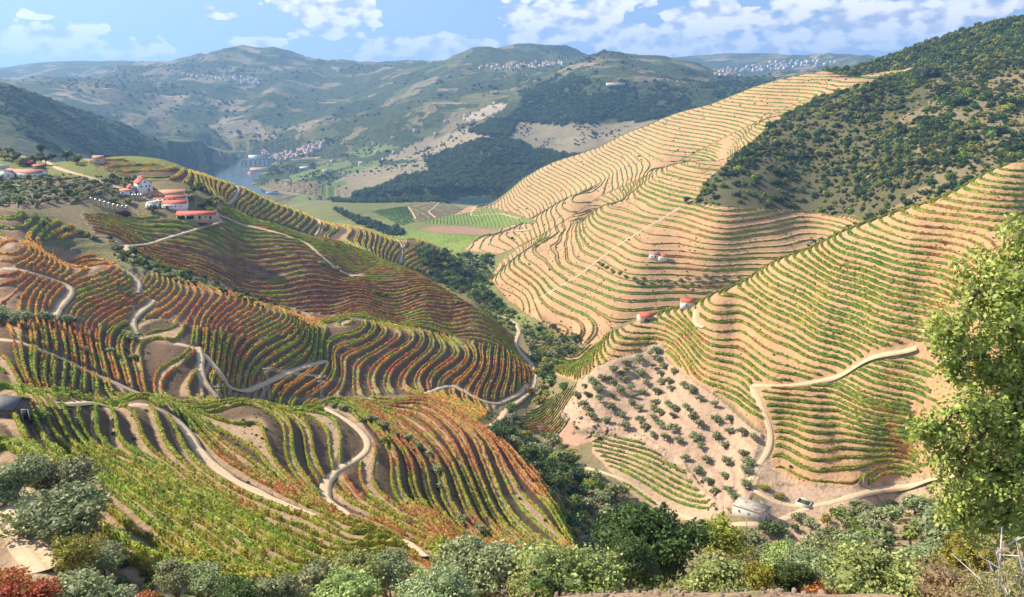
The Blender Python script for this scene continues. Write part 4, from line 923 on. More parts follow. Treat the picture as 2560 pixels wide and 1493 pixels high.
# scattered trees that belong to one place: polygon in photo px, picked onto the ground
def fill(poly,n,d,mind,seed,jit=0):
    r=random.Random(seed); us=[p[0] for p in poly]; vs=[p[1] for p in poly]; res=[]; tr=0
    while len(res)<n and tr<n*60:
        tr+=1; u=r.uniform(min(us),max(us)); v=r.uniform(min(vs),max(vs))
        if not inpoly(np.array([u]),np.array([v]),poly)[0]: continue
        x,y=pick(u,v,*d); dd=math.hypot(x,y)
        if not d[0]*1.01<dd<d[1]*.99: continue
        if grid_at(TD,np.array([x]),np.array([y]))[0]<1.0: continue
        if any((x-a)**2+(y-b)**2<mind**2 for a,b,_,_ in res): continue
        res.append((x,y,u,v))
    return res
def place(area,poly,n,d,mind,seed,kinds,rad,cat,name,desc,group,hf=(1.5,2.0),parts=True,small=False):
    P_=fill(poly,n,d,mind,seed); r=random.Random(seed+1); vs=sorted(q[3] for q in P_); nb=max(1,int(round(len(P_)**.5/1.3)))
    P_.sort(key=lambda q:q[3]); rows_=[P_[i::1] for i in (0,)] and [sorted(P_[k*len(P_)//nb:(k+1)*len(P_)//nb],key=lambda q:q[2]) for k in range(nb)]
    for ri,row in enumerate(rows_):
        for ci,(x,y,u,v) in enumerate(row):
            k=r.choice(kinds); R_=r.uniform(*rad)
            dn={'olive':'silvery olive tree','oak':'dark green oak','bush':'light green bush','yellow':'yellowing tree','dark':'blackish green tree','autumn':'rust-tinged tree'}[k]
            lab='%s %s, %s band down, %s from left'%(dn,desc,ordn(ri),ordn(ci))
            if small: shrub(name,k,x,y,R_,lab,cat,group)
            else: tree(name,k,x,y,R_,R_*r.uniform(*hf),lab,cat,group,parts=parts)
    return len(P_)
n=[]
GR=[(1655,862),(1610,885),(1520,925),(1450,965),(1440,1010),(1480,1050),(1600,1085),(1710,1145),(1770,1225),(1815,1262),(1865,1250),(1900,1160),(1890,1100),(1870,1075),(1790,1010),(1710,960),(1665,915)]
# the grove is planted along its terraces
x,y=pick(1660,1060,270,445); n.append(place('grove',GR,128,(270,445),6.2,3,['olive'],(2.0,2.7),'olive tree','olive_tree','in the terraced grove','olive trees of the terraced grove',(1.55,1.9)))
n.append(place('ridge',[(1400,1010),(1440,980),(1520,930),(1600,900),(1640,880),(1660,880),(1640,900),(1480,985)],10,(280,470),4.5,4,['olive'],(1.8,2.6),'olive tree','olive_tree','on the shoulder above the grove','olive trees on the shoulder above the grove'))
n.append(place('orch',[(1960,1325),(2120,1300),(2300,1270),(2560,1230),(2560,1390),(2330,1400),(2060,1400)],38,(80,250),5.5,5,['olive','olive','olive','bush'],(1.7,2.8),'olive tree','olive_tree','on the near right slope','olive trees on the near right slope',(1.5,1.9)))
n.append(place('creekr',[(1900,1300),(1960,1290),(2060,1290),(2160,1270),(2260,1245),(2350,1225),(2350,1250),(2180,1300),(2000,1340),(1900,1340)],15,(200,330),5,6,['olive','bush','oak','yellow'],(1.6,2.8),'tree','tree','beside the right-hand track','trees beside the right-hand track'))
n.append(place('creek',[(1235,1055),(1290,1040),(1330,1105),(1400,1120),(1470,1190),(1540,1240),(1540,1290),(1480,1380),(1430,1340),(1400,1260),(1330,1160),(1250,1095),(1205,1070)],62,(200,420),5.0,7,['oak','oak','olive','dark','bush','olive','yellow'],(2.4,4.4),'tree','tree','in the near creek wood','trees of the near creek wood',(1.4,1.8)))
n.append(place('creek2',[(1300,830),(1340,820),(1390,850),(1440,850),(1455,870),(1400,905),(1385,950),(1375,1000),(1345,1010),(1340,960),(1345,930),(1330,890)],48,(400,760),5.5,8,['oak','oak','dark','bush','yellow','olive'],(2.4,4.2),'tree','tree','in the middle creek wood','trees of the middle creek wood',(1.3,1.7)))
n.append(place('creek3',[(1060,625),(1130,628),(1180,640),(1240,645),(1225,690),(1215,720),(1250,760),(1290,800),(1310,830),(1300,840),(1270,790),(1200,755),(1130,720),(1060,680)],80,(640,1300),7,9,['oak','oak','dark','bush','dark'],(3.2,5.8),'tree','tree','in the far creek wood','trees of the far creek wood',(1.2,1.6)))
n.append(place('farm',[(0,445),(110,442),(235,455),(330,455),(300,485),(225,500),(110,515),(0,515)],70,(480,690),6.5,10,['olive','olive','olive','oak'],(1.8,2.8),'olive tree','olive_tree','under the hamlet','olive trees under the hamlet',(1.4,1.8)))
n.append(place('hamlet',[(0,375),(40,365),(80,395),(170,395),(200,410),(160,420),(60,415),(0,400)],16,(520,760),6,11,['oak','olive','dark'],(2.4,4.4),'tree','tree','around the hamlet on the left','trees around the hamlet',(1.5,2.1)))
n.append(place('winery',[(440,480),(500,470),(530,500),(560,530),(540,545),(500,520),(440,500)],12,(500,700),5,12,['oak','olive','bush'],(2.2,3.6),'tree','tree','beside the winery','trees beside the winery',(1.4,1.8)))
n.append(place('gully',[(285,612),(330,625),(420,665),(520,700),(640,745),(740,782),(640,762),(500,722),(400,690),(330,668),(290,640)],44,(390,530),4.5,13,['oak','bush','dark','bush'],(1.6,3.0),'tree','tree','in the gully below the farm slope','trees of the gully',(1.2,1.6)))
n.append(place('bowl',[(1490,655),(1560,690),(1640,705),(1700,700),(1760,690),(1800,700),(1880,690),(1880,705),(1700,720),(1600,712),(1500,672)],34,(600,800),5,14,['olive'],(1.9,2.7),'olive tree','olive_tree','in the rows below the small farm','olive trees below the small farm',(1.3,1.6)))
n.append(place('bowl2',[(1990,645),(2030,605),(2080,590),(2140,555),(2170,545),(2190,560),(2100,600),(2010,655)],24,(560,900),5,15,['olive','oak','dark'],(1.9,3.2),'tree','tree','along the ridge under the scrub','trees along the ridge under the scrub',(1.3,1.6)))
n.append(place('bl',[(0,790),(30,790),(60,800),(170,800),(180,815),(60,820),(0,815)],7,(230,420),4.5,16,['olive'],(2.4,3.4),'olive tree','olive_tree','between the orange plots','olive trees between the orange plots',(1.4,1.8)))
def single(kind,u,v,d,rad,h,lab,cat,name='olive_tree',grp=None):
    x,y=pick(u,v,*d); tree(name,kind,x,y,rad,h,lab,cat,grp)
SING=[('olive',330,850,(230,420),3.2,4.4,'lone dark olive tree where two tracks meet on the middle spur'),('olive',213,880,(215,340),1.7,2.6,'small olive right above the orange stake rows'),('olive',273,885,(215,340),1.8,2.8,'small olive left of a bigger one below the orange stake rows'),('olive',338,900,(215,340),2.3,3.2,'olive tree at the right end of the orange stake rows'),
('olive',834,1018,(150,330),1.5,2.2,'first small olive right of the pylon, topmost of the diagonal olive line'),('olive',858,1026,(150,330),1.9,2.5,'second olive down the diagonal olive line'),('olive',884,1034,(150,330),1.6,2.3,'third olive down the diagonal olive line'),('olive',928,1053,(150,330),2.1,2.9,'fourth olive down the diagonal olive line'),('olive',960,1068,(150,330),1.9,2.7,'fifth olive down the diagonal olive line'),('olive',990,1090,(150,330),1.2,1.8,'sixth and smallest olive of the diagonal olive line'),
('olive',1018,1102,(150,330),2.0,2.8,'seventh olive down the diagonal olive line'),('olive',1042,1120,(150,330),2.1,2.8,'eighth olive down the diagonal olive line'),('olive',1068,1142,(150,330),2.2,2.9,'ninth olive down the diagonal olive line'),('olive',1090,1182,(150,330),2.0,2.8,'olive below the diagonal line, upper of two'),('olive',1095,1222,(150,330),1.7,2.4,'olive below the diagonal line, lower of two'),
('olive',1155,1305,(120,330),2.0,2.6,'olive among the lowest dark terraces, left of a pair'),('olive',1195,1330,(120,330),2.1,2.8,'olive among the lowest dark terraces, right of a pair'),
('bush',960,1112,(150,330),2.2,2.8,'bright green fig bush right of the bend in the track'),('autumn',1322,985,(380,520),3.4,4.5,'rusty brown bush beside the bend of the valley track'),('bush',1378,965,(370,520),4.2,5.6,'bright green tree beside the valley track'),('bush',1408,975,(370,520),3.6,5.0,'yellowish tree right of the bright green one by the valley track'),
('oak',1385,822,(500,760),3.2,4.6,'round dark green tree at the foot of the hollow slope'),('bush',1276,1030,(300,420),3.4,5.5,'bright green round tree behind the creek pylon'),
('bush',100,1050,(120,220),1.8,2.4,'bright green bush beside the slate-roofed hut'),('autumn',62,1045,(120,220),2.6,3.0,'orange leafed tree beside the slate-roofed hut'),
('olive',262,452+5,(480,700),2.8,4.0,'olive on the shoulder above the white farmhouse'),('bush',278,448,(500,760),3.4,4.8,'yellow-green round tree left above the farmhouse'),('oak',343,455,(500,760),3.6,5.0,'dark tree behind the red roof of the farmhouse'),('oak',382,530,(480,620),3.0,4.4,'round green tree in front of the winery wall'),('bush',322,508,(480,640),3.2,3.8,'light green tree right of the steel tanks'),('bush',287,505,(480,640),3.0,3.6,'dark green tree touching the steel tanks'),
('olive',70,548,(430,560),2.2,3,'olive at the left edge above the banded terraces'),('olive',112,560,(430,560),2.1,3,'olive left of the green meadow'),('olive',166,575,(430,560),2.2,3,'olive below the green meadow'),('olive',198,582,(430,560),2.0,2.8,'olive right of the green meadow, left of three'),('olive',217,592,(430,560),2.2,3,'olive right of the green meadow, middle of three'),('olive',238,598,(430,560),2.3,3,'olive right of the green meadow, right of three'),
('dark',277,612,(430,560),1.8,5.5,'tall narrow dark tree beside the track fork'),
('olive',802,665,(460,640),3.0,4.0,'round dark bush left of the pale track bend'),('olive',842,678,(460,640),3.2,3.8,'grey-green bush right of another by the pale track bend'),
('bush',938,735,(440,640),2.6,3.6,'green tree left of the middle track on the farm slope'),('bush',965,742,(440,640),2.4,3.4,'second green tree by the middle track on the farm slope'),('bush',1040,745,(440,640),2.5,3.4,'third green tree by the middle track on the farm slope'),('bush',1062,748,(440,640),2.4,3.2,'fourth green tree by the middle track on the farm slope'),('bush',1145,760,(440,660),2.4,3.2,'light green tree at the end of the middle track'),
('bush',1083,828,(440,600),2.0,2.6,'light bush at the foot of the farm slope, left of three'),('bush',1115,832,(440,600),1.9,2.4,'light bush at the foot of the farm slope, right of three'),('bush',1018,818,(440,600),2.0,2.5,'light bush at the foot of the farm slope, leftmost'),
('yellow',1912,1225,(250,360),2.3,2.6,'bright green bush above the concrete building, left one'),('yellow',1950,1248,(250,360),2.2,2.6,'bright green bush above the concrete building, right one'),('bush',2100,1300,(200,330),4.2,4.0,'pale bamboo-like clump at the creek'),('oak',1937,1340,(180,320),3.4,5.5,'green tree right below the concrete building'),
('dark',1715,510,(700,950),4.5,9,'dark pointed tree at the left corner of the scrub'),('dark',2090,172,(1300,1900),6,9,'dark pine on the skyline where the vineyard meets the scrub'),
('dark',1470,625-6,(700,900),1.2,5,'slim cypress beside the dark hedge on the hollow slope'),
('dark',102,382,(600,900),4,13,'tall dark tree on the left skyline above the hamlet'),('dark',265,406,(640,900),1.2,6,'slim cypress on the left skyline, left of two'),('dark',272,406,(640,900),1.1,5.5,'slim cypress on the left skyline, right of two'),
]
for k,u,v,d,rad,h,lab in SING: single(k,u,v,d,rad,h,lab,'olive tree' if k=='olive' else 'tree','olive_tree' if k=='olive' else 'tree')
print('trees',n,NTREE,round(time.time()-T00,1))
# ---- scrub, woods and forests nobody could count: instances on points
def scatter(name,pts,scl,srcs,label,cat=None):
    pts=np.asarray(pts); scl=np.asarray(scl); r=np.random.default_rng(7); k=r.integers(0,len(srcs),len(pts))
    root=None
    ng=bpy.data.node_groups.new(name,'GeometryNodeTree'); ng.interface.new_socket('Geometry',in_out='INPUT',socket_type='NodeSocketGeometry'); ng.interface.new_socket('Geometry',in_out='OUTPUT',socket_type='NodeSocketGeometry')
    N=ng.nodes; L=ng.links; gi=N.new('NodeGroupInput'); go=N.new('NodeGroupOutput'); jn=N.new('GeometryNodeJoinGeometry'); L.new(jn.outputs[0],go.inputs[0])
    at=N.new('GeometryNodeInputNamedAttribute'); at.data_type='FLOAT'; at.inputs[0].default_value='sc'
    ar=N.new('GeometryNodeInputNamedAttribute'); ar.data_type='FLOAT'; ar.inputs[0].default_value='rz'
    ak=N.new('GeometryNodeInputNamedAttribute'); ak.data_type='FLOAT'; ak.inputs[0].default_value='kd'
    cx=N.new('ShaderNodeCombineXYZ'); L.new(ar.outputs[0],cx.inputs[2])
    for q,s in enumerate(srcs):
        oi=N.new('GeometryNodeObjectInfo'); oi.inputs[0].default_value=s; oi.transform_space='ORIGINAL'
        cm=N.new('FunctionNodeCompare'); cm.data_type='FLOAT'; cm.operation='EQUAL'; L.new(ak.outputs[0],cm.inputs[0]); cm.inputs[1].default_value=float(q); cm.inputs['Epsilon'].default_value=.1
        ip=N.new('GeometryNodeInstanceOnPoints'); L.new(gi.outputs[0],ip.inputs['Points']); L.new(cm.outputs[0],ip.inputs['Selection']); L.new(oi.outputs['Geometry'],ip.inputs['Instance']); L.new(at.outputs[0],ip.inputs['Scale']); L.new(cx.outputs[0],ip.inputs['Rotation']); L.new(ip.outputs[0],jn.inputs[0])
    me=bpy.data.meshes.new(name); me.vertices.add(len(pts)); me.vertices.foreach_set('co',pts.astype(np.float32).ravel())
    for nm,v in (('sc',scl),('rz',r.random(len(pts))*6.28),('kd',k)): a=me.attributes.new(nm,'FLOAT','POINT'); a.data.foreach_set('value',np.asarray(v,np.float32))
    o=link(bpy.data.objects.new(name,me)); md=o.modifiers.new('scatter','NODES'); md.node_group=ng
    tag(o,label,cat,None,'stuff'); return o
def rnd_area(poly,d,n,seed,vis=True,clump=0,wl=60):
    """random ground points inside an outline seen on the hills"""
    m=(RR>d[0])&(RR<d[1])&(ZF/RR>=CM-.006); ij=np.nonzero(m); ok=inpoly(UU[ij],VV[ij],poly); i,j=ij[0][ok],ij[1][ok]
    if len(i)==0: return np.zeros((0,3))
    r=np.random.default_rng(seed); w=(RR[i,j]**2)*np.gradient(LG)[j]
    if clump: w=w*np.clip(.5+fbm(XX[i,j],YY[i,j],wl,3,seed)*clump,0,3)**1.5
    c=r.choice(len(i),n,p=w/w.sum()); a=AG[i[c]]+(r.random(n)-.5)*(AG[1]-AG[0]); l=LG[j[c]]+(r.random(n)-.5)*np.gradient(LG)[j[c]]
    x=np.exp(l)*np.sin(a); y=np.exp(l)*np.cos(a); k=grid_at(TD,x,y)>1.5; x=x[k];y=y[k]
    return np.stack([x,y,gz(x,y)],-1)
rb=np.random.default_rng(3)
# individual bushes of the scrub hill: the ones that show largest
def scrub_ind(poly,n,d,sizes,kinds,seed,desc,grp):
    P_=fill(poly,n,d,6,seed); r=random.Random(seed); P_.sort(key=lambda q:q[3]); nb=14; out_=[]
    for ri in range(nb):
        row=sorted(P_[ri*len(P_)//nb:(ri+1)*len(P_)//nb],key=lambda q:q[2])
        for ci,(x,y,u,v) in enumerate(row):
            k=r.choice(kinds); R_=r.uniform(*sizes)*(1.25 if k!='yellow' else .8)
            dn={'oak':'dark scrub oak','bush':'green bush','yellow':'yellow-green bush','dark':'blackish scrub oak'}[k]
            out_.append(shrub('scrub_bush',k,x,y,R_,'%s %s, %s band down, %s from left'%(dn,desc,ordn(ri),ordn(ci)),'bush',grp))
    return out_
SCV=[(1745,500),(1790,440),(1850,385),(1930,320),(2020,262),(2100,236),(2200,210),(2300,160),(2400,125),(2560,70),(2560,400),(2400,470),(2240,545),(2180,540),(2100,530),(1990,520),(1860,508)]
SB=scrub_ind(SCV,285,(700,1800),(2.4,4.8),['oak','oak','oak','dark','bush','bush','yellow'],77,'on the scrub hill','bushes of the scrub hill')
src={'oak':[],'bush':[],'dark':[],'olive':[],'yellow':[]}
for o in SB:
    for k in src:
        if o.data in SP_[k]['hi'] and o.data not in [q.data for q in src[k]]: src[k].append(o)
pts=rnd_area(SC,(700,2600),30000,21,clump=.75); s=rb.lognormal(0,.5,len(pts))*1.9; pts[:,2]+=s*.35
scatter('hillside_scrub',pts,s,src['oak'][:2]+src['bush'][:1]+src['dark'][:2]+src['yellow'][:1],'dense low evergreen scrub covering the upper right hill','scrub')
P_=[];S_=[]
for f,nn_,d in ((FOREST[0],5200,(1900,3200)),(FOREST[1],3000,(2200,4200)),(FOREST[2],900,(2200,3800)),(FOREST[3],1600,(2400,4200)),(FOREST[4],700,(2400,4300))):
    p_=rnd_area(f,d,nn_,len(P_)+41,clump=.5 if len(P_)<3 else 1.8); s=rb.lognormal(0,.28,len(p_))*6.2; p_[:,2]+=s*.35; P_.append(p_); S_.append(s)
scatter('far_forest',np.concatenate(P_),np.concatenate(S_),src['dark'][:2]+src['oak'][:2],'dark evergreen forest on the hills across the river','forest')
P_=[];S_=[]
p_=rnd_area(L1,(1200,3100),3200,61,clump=1.2); s=rb.lognormal(0,.3,len(p_))*4.6; P_.append(p_+np.array((0,0,1))*(s*.3)[:,None]); S_.append(s)
for k_,(pl,nn_) in enumerate((([(820,505),(1000,495),(1240,490),(1200,512),(1100,506),(900,508)],420),([(560,440),(600,420),(640,425),(620,455),(590,470)],120),([(640,378),(700,385),(800,345),(860,350),(700,400)],80),([(830,520),(950,560),(1020,585),(980,590),(880,555)],300))):
    p_=rnd_area(pl,(1200,3600),nn_,71+k_); s=rb.lognormal(0,.3,len(p_))*4.5; P_.append(p_+np.array((0,0,1))*(s*.4)[:,None]); S_.append(s)
p_=rnd_area([(600,380),(900,330),(1260,245),(1500,170),(2000,180),(1700,300),(1300,400),(900,500),(700,500)],(1900,4200),1800,81,clump=2.2,wl=140); s=rb.lognormal(0,.35,len(p_))*3.6; P_.append(p_+np.array((0,0,1))*(s*.4)[:,None]); S_.append(s)
p_=rnd_area([(-100,120),(700,120),(1600,120),(1600,330),(600,400),(-100,380)],(3300,6800),1500,83,clump=2.4,wl=500); s=rb.lognormal(0,.35,len(p_))*6; P_.append(p_+np.array((0,0,1))*(s*.3)[:,None]); S_.append(s)
scatter('far_woodland',np.concatenate(P_),np.concatenate(S_),src['dark'][:2]+src['oak'][:1],'scattered far trees, copses and hedges across the valley','woodland')
# undergrowth near by
P_=[];S_=[]
for k_,(pl,d,nn_,sz) in enumerate((([(1200,1040),(1290,1030),(1340,1100),(1480,1190),(1560,1250),(1560,1400),(1440,1400),(1400,1290),(1330,1170)],(200,420),900,.9),([(1290,790),(1450,840),(1460,880),(1400,940),(1380,1010),(1330,1000),(1320,870)],(380,760),420,1.1),([(1040,620),(1240,640),(1230,720),(1310,830),(1290,850),(1180,760),(1040,690)],(600,1300),700,1.8),
  ([(1550,1300),(1840,1310),(2000,1330),(2560,1240),(2560,1493),(1500,1493)],(28,320),1500,.55),([(280,600),(480,680),(760,780),(640,775),(280,650)],(390,540),350,.8),([(0,1380),(600,1400),(1300,1400),(1500,1440),(1500,1600),(0,1600)],(24,90),500,.5),([(1430,1000),(1600,1090),(1750,1200),(1830,1290),(1780,1290),(1600,1105),(1440,1075)],(270,420),70,.5),([(0,430),(330,445),(300,490),(0,520)],(480,700),400,.9))):
    p_=rnd_area(pl,d,nn_,91+k_); s=rb.lognormal(0,.35,len(p_))*sz; P_.append(p_+np.array((0,0,1))*(s*.3)[:,None]); S_.append(s)
scatter('undergrowth',np.concatenate(P_),np.concatenate(S_),src['bush'][:2]+src['oak'][:1]+src['yellow'][:1],'low brambles and weeds along the creek and banks','undergrowth')
# small weeds dotted over the vineyard banks
P_=[];S_=[]
for nm_,nn_,sz in (('east',1500,.32),('bowl',2600,.55),('far_east',1500,.9),('west',900,.42),('spur',500,.4),('farm_slope',300,.4)):
    p=PBY[nm_]; p_=rnd_area(p['poly'],p['d'],nn_,131+len(P_),clump=1.2,wl=25); s=rb.lognormal(0,.4,len(p_))*sz; P_.append(p_+np.array((0,0,1))*(s*.2)[:,None]); S_.append(s)
scatter('terrace_weeds',np.concatenate(P_),np.concatenate(S_),src['bush'][:1]+src['oak'][:1],'small weeds and dry tufts on the terrace banks','weeds')
print('scatter',round(time.time()-T00,1))
# ---------------------------------------------------------------- near tree on the right with overhanging boughs
def bough_tree():
    r=np.random.default_rng(4); D=13.0
    def pt(u,v,d): a,t=azt(u,v); return np.array((d*math.sin(a),d*math.cos(a),t*d))
    bl=[(2530,640,62,12.4),(2570,585,50,12.8),(2450,715,52,12.2),(2500,770,75,12.8),(2405,815,58,12.0),(2362,850,36,11.8),(2440,890,58,12.4),(2540,870,80,12.6),(2385,930,26,12.0),(2545,720,70,12.1),(2480,930,40,12.3),(2620,680,80,13),(2640,820,90,13),(2580,780,60,11.9),
        (2405,1025,48,11.4),(2345,1078,40,11.2),(2308,1075,20,11.1),(2450,1090,62,11.6),(2520,1060,50,11.8),(2400,1150,60,11.3),(2470,1180,72,11.7),(2545,1195,75,11.5),(2395,1228,46,11.2),(2440,1285,54,11.4),(2520,1290,64,11.6),(2385,1290,26,11.2),(2590,1100,70,12),(2630,1220,90,12),(2600,950,70,12.6),(2560,1010,36,12.2),(2660,1000,90,12.4)]
    base=np.array(at_az(2790,13.5)); bz_=gz1(*base); e=bpy.data.objects.new('overhanging_tree',None); link(e); e.location=(base[0],base[1],bz_); tag(e,'leafy tree with light-catching leaves reaching in from the right edge','tree')
    o=np.array((base[0],base[1],bz_)); fork=np.array((base[0]-.25,base[1]-.1,bz_+3.4)); top=np.array((base[0]-.5,base[1],bz_+8.5))
    L=[tube([o-(0,0,.5),o+(0,0,1.5),fork,(fork+top)/2+(.1,0,0),top],[.3,.24,.2,.15,.06],8)]
    cen=[pt(u,v,d) for u,v,_,d in bl]; order=sorted(range(len(bl)),key=lambda k:-bl[k][0]); nodes=[fork+(top-fork)*f for f in (0,.3,.6,1)]
    for k in order:
        c=cen[k]; s=min(nodes,key=lambda q:np.linalg.norm(q-c)); m=(s+c)/2+np.array((0,0,.10)); L.append(tube([s,m,c],[.05,.035,.012],5)); nodes.append(c)
    v,f=join(L); t=link(bpy.data.objects.new('trunk',mkmesh('trunk',v-o,f,[BARK],True)),e)
    C_=[];N_=[];K=[]
    for k,(u,v_,rp,d) in enumerate(bl):
        rad=rp/F*math.hypot(d,d*abs(azt(u,v_)[1])); n=int(280+rad*rad*4800); tw=r.normal(size=(26,3)); tw/=np.linalg.norm(tw,axis=1)[:,None]; kk=r.integers(0,26,n)
        dd=tw[kk]*(r.random(n)[:,None]**.5)*rad*1.25+r.normal(0,.055,(n,3)); C_.append(cen[k]+dd); N_.append(dd/ (np.linalg.norm(dd,axis=1)[:,None]+1e-6)+np.array((0,0,.6))); K.append(np.full(n,k))
    c=np.concatenate(C_); nd=np.concatenate(N_); q,f=leafcards(c,nd,.036*(.6+.8*r.random(len(c))),r,.6)
    m=r.random((len(c),1)); col=(np.array((.20,.29,.05))*(1-m)+np.array((.40,.48,.12))*m)*(.8+.45*r.random((len(c),1))); w=r.random(len(c))<.10; col[w]=(.36,.38,.16)
    cr=link(bpy.data.objects.new('crown',mkmesh('crown',q-o,f,[LEAF],False,cols=np.repeat(col,4,0))),e); print('bough leaves',len(c))
bough_tree()
def acacia():
    r=np.random.default_rng(9); x,y=at_az(2545,9.0); z=gz1(x,y); o=np.array((x,y,z)); e=bpy.data.objects.new('feathery_shrub',None); link(e); e.location=o; tag(e,'pale feathery shrub with bare whitish twigs in the bottom right corner','shrub')
    def pt(u,v,d): a,t=azt(u,v); return np.array((d*math.sin(a),d*math.cos(a),t*d))
    WH=plain('pale_twig',(.55,.50,.44),.8,.1,8); L=[]; tips=[]
    for (u,v,d) in ((2505,1318,8.8),(2540,1345,9.0),(2490,1375,8.7),(2470,1400,8.9),(2555,1390,9.1),(2530,1420,8.8),(2450,1440,8.9),(2500,1450,8.7),(2590,1400,9)):
        c=pt(u,v,d); m=o*.45+c*.55+r.normal(0,.12,3); L.append(tube([o+(0,0,.3),m,c],[.035,.02,.006],5)); tips.append((c,m))
        for _ in range(3): s=m+(c-m)*r.random(); L.append(tube([s,s+r.normal(0,.16,3)+(0,0,.12)],[.010,.003],4))
    v,f=join(L); link(bpy.data.objects.new('branches',mkmesh('branches',v-o,f,[WH],True)),e)
    C_=[]
    for c,m in tips[1:]:
        for _ in range(7):
            s=m+(c-m)*r.uniform(.1,1.0); d=r.normal(size=3); d[2]*=.3; d/=np.linalg.norm(d); t=r.random(90)[:,None]; C_.append(s+d*t*.38+r.normal(0,.018,(90,3))-np.array((0,0,1))*t**2*.10)
    c=np.concatenate(C_); q,f=leafcards(c,np.tile((0,0,1.),(len(c),1)),.017*(.6+.8*r.random(len(c))),r,.35); m=r.random((len(c),1)); col=np.array((.22,.26,.06))*(1-m)+np.array((.42,.42,.16))*m
    link(bpy.data.objects.new('leaves',mkmesh('leaves',q-o,f,[LEAF],False,cols=np.repeat(col,4,0))),e)
acacia()
# bare rubble edge at the viewer's feet
def rocks():
    ST=plain('schist',(.33,.23,.17),.95,.3,2.5,.15,c2=(.22,.16,.13)); r=random.Random(5); vs,fs=IV,IF_; ms=[]
    for k in range(6):
        q=np.random.default_rng(k); ms.append(mkmesh('rock',vs*(1+q.normal(0,.33,(12,1)))*np.array((1.2,.8,.55)),fs,[ST],False))
    lst=[]
    for k,(x,y,u,v) in enumerate(sorted(fill([(1230,1470),(1500,1458),(1880,1462),(2060,1470),(2060,1493),(1230,1493)],70,(12,60),.22,31),key=lambda q:q[2])):
        lst.append((x,y,r.uniform(.05,.14),'reddish stone on the bare bank at the bottom edge, %s from the left'%ordn(k),'stones on the bare bank'))
    for k,(x,y,u,v) in enumerate(sorted(fill([(1400,1030),(1470,1050),(1560,1090),(1500,1100),(1430,1085)],22,(270,420),1.5,32),key=lambda q:q[2])):
        lst.append((x,y,r.uniform(.8,2.0),'pale rock of the outcrop under the grove, %s from the left'%ordn(k),'rocks of the outcrop under the grove'))
    for k,(x,y,u,v) in enumerate(sorted(fill([(2300,190),(2400,170),(2460,200),(2430,240),(2330,260),(2200,420),(2140,480),(2100,440),(2280,260)],34,(700,1500),5,33),key=lambda q:q[2])):
        lst.append((x,y,r.uniform(1.2,3.0),'grey rock among the scrub on the hill, %s from the left'%ordn(k),'rocks on the scrub hill'))
    for x,y,s,lab,g in lst:
        o=link(bpy.data.objects.new('rock',r.choice(ms))); o.location=(x,y,gz1(x,y)+s*.15); o.scale=(s,s*r.uniform(.7,1.2),s*r.uniform(.6,1)); o.rotation_euler=(r.random(),r.random(),r.random()*6); tag(o,lab,'rock',g)
rocks()
# ---------------------------------------------------------------- buildings
WHITE=plain('white_plaster',(.80,.79,.76),.9,.06,.8); CREAM=plain('cream_plaster',(.55,.47,.36),.9,.12,.8); STONE=plain('schist_wall',(.20,.165,.14),.95,.35,3,.08)
CONC=plain('bare_concrete',(.52,.50,.45),.92,.14,.6,.02); DARK=plain('dark_opening',(.02,.02,.022),.5,.0); GLASS=plain('window_glass',(.03,.04,.05),.15,.0,spec=.6); GREENP=plain('green_paint',(.06,.13,.08),.6,.1)
ROOFC=plain('weathered_roof',(.44,.41,.35),.95,.25,.8,.02); STEEL=plain('steel',(.50,.47,.42),.35,.15,2,metal=.55); GREY=plain('grey_concrete_post',(.50,.48,.44),.9,.1); SLATE=plain('slate',(.16,.16,.17),.8,.25,2,.03); POMACE=plain('pomace',(.10,.025,.025),.95,.4,2,.2); TARP=plain('pale_tarp',(.6,.62,.62),.7,.05)
def tilemat(name,c,c2):
    m,t=newmat(name); g=t.new('ShaderNodeTexCoord').outputs['Object']; w=t.new('ShaderNodeTexWave',{'Vector':g,'Scale':1.6,'Distortion':.4},bands_direction='X'); n=t.noise(g,.9,5,.6)
    col=t.mix(t.ramp(n,(.3,0),(.7,1)),c,c2); col=t.mix(t.math('MULTIPLY',w.outputs['Fac'],.3),col,[q*.5 for q in c]); bp=t.new('ShaderNodeBump',{'Height':w.outputs['Fac'],'Distance':.06,'Strength':.6})
    b=t.new('ShaderNodeBsdfPrincipled',{'Base Color':col,'Roughness':.85,'Normal':bp.outputs[0]}); out(t,b.outputs[0]); return m
RTILE=tilemat('red_tiles',(.50,.085,.045),(.60,.15,.08)); OTILE=tilemat('orange_tiles',(.62,.24,.10),(.66,.30,.15)); PTILE=tilemat('faded_tiles',(.42,.15,.10),(.52,.24,.17))
BF=np.array([[0,3,2,1],[4,5,6,7],[0,1,5,4],[1,2,6,5],[2,3,7,6],[3,0,4,7]])
def boxv(x0,x1,y0,y1,z0,z1): return np.array([(x0,y0,z0),(x1,y0,z0),(x1,y1,z0),(x0,y1,z0),(x0,y0,z1),(x1,y0,z1),(x1,y1,z1),(x0,y1,z1)],float)
def part(name,vf,mat,parent,smooth=False):
    v,f=vf; return link(bpy.data.objects.new(name,mkmesh(name,v,f,[mat],smooth)),parent)
def boxes(L): return join([(boxv(*b),BF) for b in L])
def root(name,x,y,z,yaw,label,cat,group=None):
    e=bpy.data.objects.new(name,None); link(e); e.location=(x,y,z); e.rotation_euler=(0,0,math.radians(yaw)); return tag(e,label,cat,group)
